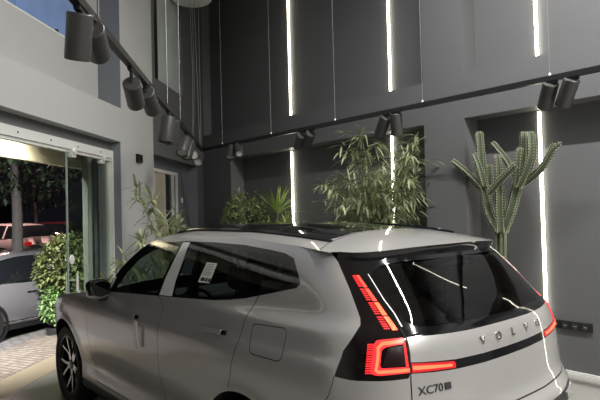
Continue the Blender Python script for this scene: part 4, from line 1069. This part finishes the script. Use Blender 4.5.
# slender plant by the pier
pl = lw(3.1, -.45, 0)
t = plant('slender_bamboo', 'slender leafy plant rising behind the bonnet by the light grey pier', 'plant', pl); pot(t, .2, .45)
lb = BM()
for tip, ctrl in (((136, 188), (160, 240)), ((152, 200), (160, 240)), ((176, 214), (168, 245)), ((163, 222), (162, 250)), ((104, 281), (135, 268)), ((120, 262), (140, 262)), ((178, 226), (170, 250)), ((140, 240), (152, 255)), ((168, 236), (165, 255))):
    off = rng.uniform(-.25, .25)
    a = Vector((0, 0, .42)); c_ = Vector(at(*ctrl, LN, KL - .45 + off) - pl); e = Vector(at(*tip, LN, KL - .45 + off) - pl)
    pts = [a * (1 - f_) ** 2 + c_ * 2 * f_ * (1 - f_) + e * f_ * f_ for f_ in np.linspace(0, 1, 14)]
    bm = BM(); tube(bm, pts, [.008 * (1 - .8 * i / 13) + .0015 for i in range(14)], 5); obj('stem', bm, CULM, t)
    for i in range(5, 14):
        for _ in range(4 if i < 12 else 8):
            d = (pts[i] - pts[i - 1]).normalized() * .5 + rv(.5) + Vector((0, 0, -.15)); leaf(lb, pts[i], d, rng.uniform(.15, .25), rng.uniform(.030, .044), .6, 4)
obj('foliage', lb, BAMB, t, angle=60)
# leafy shrub and spiky plant in the far niche
def shrub(name, label, loc, H, R, n, m_, L=(.06, .11), w=.045, z0=.5, potr=.25, poth=.5, stems=9, bottom=0.45, cat='plant'):
    t = plant(name, label, cat, loc); pot(t, potr, poth)
    lb = BM()
    for s in range(stems):
        a = rng.uniform(0, 2 * PI); tip = Vector((math.cos(a) * R * rng.uniform(.3, .9), math.sin(a) * R * rng.uniform(.3, .9), H * rng.uniform(.75, .97)))
        bm = BM(); tube(bm, [(0, 0, poth - .06), Vector((tip.x * .3, tip.y * .3, (poth + tip.z) / 2)), tip], [.009, .006, .003], 5); obj('stem', bm, BARK, t)
    for _ in range(n):
        th = rng.uniform(0, 2 * PI); ph = math.acos(rng.uniform(-1, 1)); r = rng.uniform(.55, 1.0) ** .6
        lump = 1 + .18 * math.sin(3 * th + 1) * math.sin(2 * ph)
        c = Vector((math.sin(ph) * math.cos(th) * R * r * lump, math.sin(ph) * math.sin(th) * R * r * lump, 0)); c.z = H * bottom + (H * (1 - bottom)) / 2 * (1 + math.cos(ph) * r * lump)
        d = Vector((c.x / R, c.y / R, (c.z - H * .7) / R * .4)) + rv(.6); leaf(lb, c, d, rng.uniform(*L), w * rng.uniform(.7, 1.2), .4, 4)
    obj('foliage', lb, m_, t, angle=60); return t
p_ = at(243, 205, BN, KF - .10); p_[2] = 0
shrub('leafy_shrub', 'round dark-leaved shrub at the far left of the niche', p_, 2.08, .40, 1100, SHRUB, (.06, .11), .045, bottom=.55)
p_ = at(277, 205, BN, KF - .12); p_[2] = 0
t = plant('spiky_plant', 'bright green spiky plant beside the far light line', 'plant', p_); pot(t, .24, .5)
for hx, hh, n, L_, m_ in ((Vector((0, 0, 0)), 1.74, 34, (.38, .60), YUC), (Vector((.16, .2, 0)), 1.48, 26, (.30, .5), SHRUB), (Vector((-.10, -.18, 0)), 1.42, 24, (.25, .45), YUC)):
    bm = BM(); tube(bm, [hx * .3 + Vector((0, 0, .45)), hx * .8 + Vector((0, 0, 1.0)), hx + Vector((0, 0, hh))], [.03, .026, .022], 8); obj('trunk', bm, BARK, t)
    lb = BM()
    for _ in range(n):
        a = rng.uniform(0, 2 * PI); e = rng.uniform(.15, 2.2); d = Vector((math.cos(a), math.sin(a), e)); leaf(lb, hx + Vector((0, 0, hh - .03)), d, rng.uniform(*L_), rng.uniform(.035, .05), .45, 6)
    obj('foliage', lb, m_, t, angle=60)
# candelabra cactus
p_ = at(500, 250, BN, KF - .02); p_[2] = 0
t = plant('candelabra_cactus', 'tall branching cactus with many upright arms in the right niche', 'cactus', p_); pot(t, .24, .5)
def cact_arm(pix, r0, r1, off, nm='arm'):
    P = [at(u, v, BN, KF - .02 + o) - p_ for (u, v), o in zip(pix, off)]
    P = [Vector(q) for q in dense([tuple(q) for q in P], .025, False, True)] if len(P) > 2 else [Vector(P[0] + (P[1] - P[0]) * f_) for f_ in np.linspace(0, 1, 14)]
    n = len(P); bm = BM(); sp_ = BM(); rings = []; R5 = 5
    for i, q in enumerate(P):
        d = P[min(i + 1, n - 1)] - P[max(i - 1, 0)]; M = frame_to(d, (1, .2, 0)); f_ = i / (n - 1)
        r = (r0 + (r1 - r0) * f_) * (1 if f_ < .9 else max(.12, math.sqrt(max(0, 1 - ((f_ - .9) / .1) ** 2)))) * (1 + .05 * math.sin(i * 1.7))
        if f_ < .12 and nm == 'arm': r *= .75 + 2 * f_
        ring = []
        for k in range(R5 * 4):
            a = 2 * PI * k / (R5 * 4); rr = r * (.58 + .48 * (.5 + .5 * math.cos(R5 * a)) ** 1.3); ring.append(bm.verts.new(q + M @ Vector((rr * math.cos(a), rr * math.sin(a), 0))))
            if k % 4 == 0 and i % 1 == 0 and f_ < .97:
                tip = q + M @ Vector((r * 1.28 * math.cos(a), r * 1.28 * math.sin(a), .006)); b0 = q + M @ Vector((r * 1.03 * math.cos(a), r * 1.03 * math.sin(a), 0)); sx = M @ Vector((-math.sin(a), math.cos(a), 0)) * .006; sz = M @ Vector((0, 0, .009))
                v = [sp_.verts.new(b0 + sx), sp_.verts.new(b0 - sx), sp_.verts.new(b0 + sz), sp_.verts.new(b0 - sz), sp_.verts.new(tip)]
                for x, y in ((0, 2), (2, 1), (1, 3), (3, 0)): sp_.faces.new((v[x], v[y], v[4]))
        rings.append(ring)
    for A, B in zip(rings, rings[1:]):
        for k in range(R5 * 4): bm.faces.new((A[k], A[(k + 1) % 20], B[(k + 1) % 20], B[k]))
    bm.faces.new(rings[0]); bm.faces.new(rings[-1])
    o = obj(nm, bm, CACT, t, angle=70); s = obj('spines', sp_, SPINE, o, smooth=False); s['kind'] = 'stuff'
z3 = (0, 0, 0)
for pix, r0, r1, off in (([(498, 400), (498, 300), (499, 224)], .030, .032, z3), ([(502, 400), (503, 300), (503, 224)], .028, .032, (-.03, -.03, -.03)), ([(500, 400), (501, 300), (501, 224)], .028, .03, (.03, .03, .03))):
    cact_arm(pix, r0, r1, off, 'trunk')
for pix, r0, r1, off in (([(499, 231), (490, 214), (484, 184)], .05, .05, z3), ([(501, 232), (500, 210), (500, 186)], .05, .048, (-.05, -.06, -.06)), ([(503, 231), (511, 210), (518, 182)], .05, .052, z3)):
    cact_arm(pix, r0, r1, off, 'trunk')
for pix, r0, r1, off in (
    ([(484, 190), (481, 158), (479, 131)], .045, .040, (-.02, -.04, -.04)), ([(484, 189), (468, 173), (452, 160)], .036, .030, (0, -.02, -.05)), ([(485, 192), (472, 180), (460, 166)], .034, .026, (.04, .06, .06)),
    ([(485, 186), (480, 168), (474, 153)], .036, .030, (-.06, -.08, -.08)), ([(486, 184), (478, 170), (476, 161)], .032, .03, (.05, .09, .09)), ([(500, 190), (499, 172), (497, 154)], .038, .034, (-.06, -.08, -.08)),
    ([(516, 176), (505, 158), (492, 142)], .036, .030, (.06, .08, .08)), ([(489, 194), (503, 178), (517, 164)], .036, .034, (-.10, -.12, -.12)), ([(518, 188), (523, 160), (524, 131)], .040, .036, (0, 0, 0)),
    ([(519, 187), (531, 158), (530, 131)], .044, .040, (-.06, -.08, -.06)), ([(517, 186), (518, 165), (520, 147)], .036, .032, (-.05, -.1, -.1)), ([(520, 186), (541, 169), (556, 143)], .040, .032, (0, -.03, -.05)),
    ([(553, 149), (557, 146), (562, 142)], .026, .022, (-.05, -.05, -.05)), ([(486, 196), (490, 180), (489, 164)], .034, .03, (.06, .08, .08))):
    cact_arm(pix, r0, r1, off)
# outside: bush, small bright plant, street trees
shrub('round_bush', 'dense green bush growing just outside the glass door', (-3.98, 9.3, -.27), 1.72, .47, 2200, leaf_mat('bush_leaf', (.09, .13, .04), (.38, .44, .20), 14), (.07, .11), .055, potr=.28, poth=.55, bottom=.40, cat='bush')
shrub('small_bright_plant', 'small bright light-green plant low in front of the bush', (-4.06, 9.05, -.24), .86, .22, 500, leaf_mat('bright_leaf', (.22, .42, .14), (.50, .72, .34), 14), (.06, .10), .045, potr=.14, poth=.2, bottom=.30)
def tree(name, label, loc, H, r, crown, n, m_, low):
    t = plant(name, label, 'tree', loc); bm = BM()
    pts = [Vector((.10 * math.sin(f_ * 4), .05 * math.sin(f_ * 7), H * f_)) for f_ in np.linspace(0, .8, 12)]
    tube(bm, pts, [r * (1.15 - .6 * i / 11) for i in range(12)], 10); obj('trunk', bm, mat('grey_bark', (.20, .19, .19), .85, noise=(9, .5), bump=(20, .8)), t)
    for k in range(6):
        a = 2 * PI * k / 6; bm = BM(); tube(bm, [pts[8], pts[8] + Vector((math.cos(a) * crown * .5, math.sin(a) * crown * .5, H * .12)), Vector((math.cos(a) * crown * .9, math.sin(a) * crown * .9, H * (.72 + .1 * (k % 2))))], [r * .4, r * .25, r * .08], 6); obj('branch', bm, BARK, t)
    lb = BM()
    for _ in range(n):
        th = rng.uniform(0, 2 * PI); ph = math.acos(rng.uniform(-1, 1)); q = rng.random() ** .4
        c = Vector((math.sin(ph) * math.cos(th) * crown * q, math.sin(ph) * math.sin(th) * crown * q, low + (H - low) / 2 * (1 + math.cos(ph) * q)))
        c += Vector((math.sin(c.y * 5) * .15, math.sin(c.x * 5) * .15, math.sin(c.x * 4 + c.y * 3) * .2))
        leaf(lb, c, rv() + Vector((0, 0, -.4)), rng.uniform(.15, .28), rng.uniform(.07, .12), .4, 3)
    obj('crown', lb, m_, t, angle=60)
NIGHTL = leaf_mat('street_leaf', (.05, .09, .05), (.17, .26, .15), 3)
tree('street_tree', 'street tree with a pale mottled trunk behind the parked dark car', (-6.75, 12.9, -.2), 5.6, .13, 2.6, 2600, NIGHTL, 2.55)
tree('young_tree', 'small dark tree standing far across the street by the wall', (-12.6, 26, .1), 4.2, .10, 1.7, 900, NIGHTL, 1.9)
# ------------------------------------------------------------------ light
w = bpy.data.worlds.new('night'); bpy.context.scene.world = w; w.use_nodes = True
w.node_tree.nodes['Background'].inputs[0].default_value = (.004, .004, .006, 1)
line_lamp(bw(5.6, -1.75, 5.3), bw(11.4, -1.75, 5.3), 'line lamp hung between the car and the back wall', 345)
line_lamp(bw(12.4, -1.2, 5.0), bw(12.4, -3.7, 5.0), 'line lamp hung along the right end of the showroom', 400)
# porch lamps outside, and unseen fill lamps added over the parked cars
def lamp_thing(name, label, loc, watts, size, col, drop, aim=(0, 0, -1), spread=160):
    t = thing(name, label, 'outdoor light', loc)
    bm = BM(); lathe(bm, [(0, .03), (size * .7, .03), (size * .75, .0), (size * .65, .0), (size * .6, .015), (0, .015)], 28); obj('lamp_shade', bm, ALU, t)
    bm = BM(); tube(bm, drop, .02, 8); obj('lamp_arm', bm, BLACK, t)
    l = bpy.data.lights.new('bulb', 'AREA'); l.shape = 'DISK'; l.size = size; l.energy = watts; l.color = col; l.spread = math.radians(spread)
    o = bpy.data.objects.new('bulb', l); C.objects.link(o); o.parent = t; o.location = (0, 0, -.004); o.rotation_mode = 'QUATERNION'; o.rotation_quaternion = Vector(aim).to_track_quat('-Z', 'Y')
    return t
q = lw(4.9, 1.5, 3.4); lamp_thing('porch_lamp', 'round porch lamp on the facade above the entrance', tuple(q), 330, .3, (1, .96, .90), [(0, 0, .03), (0, 0, .3), tuple(-LN * 1.2 + np.array([0, 0, .3]))], tuple(LN * .55 + LD * .75 - Z3), 110)
q = lw(5.2, .36, 2.60); lamp_thing('soffit_lamp', 'flat round lamp in the porch soffit behind the door rail', tuple(q), 11, .18, (1, .95, .84), [(0, 0, .02), (0, 0, .10)], tuple(LN * .7 - Z3), 135)
lamp_thing('street_fill_lamp', 'unseen added lamp leaning over the parked cars', (-6.6, 8.2, 5.5), 300, .4, (1, .80, .70), [(0, 0, .03), (0, 0, .15), (-1.4, 0, .1), (-1.5, 0, -5.74)], tuple(LN * .7 - Z3), 100)  # unseen lamp put in to brighten the parked saloon
lamp_thing('street_fill_lamp', 'unseen added lamp across the street over the far parked cars', (-10.2, 19.0, 5.4), 300, .4, (1, .66, .60), [(0, 0, .03), (0, 0, .15), (-1.4, 0, .1), (-1.5, 0, -5.3)])  # unseen lamp added to lift the dark hatchback and far street
vs = bpy.context.scene.view_settings
vs.view_transform = 'Standard'; vs.look = 'None'; vs.exposure = 0.12; vs.gamma = 1.0; vs.use_curve_mapping = False
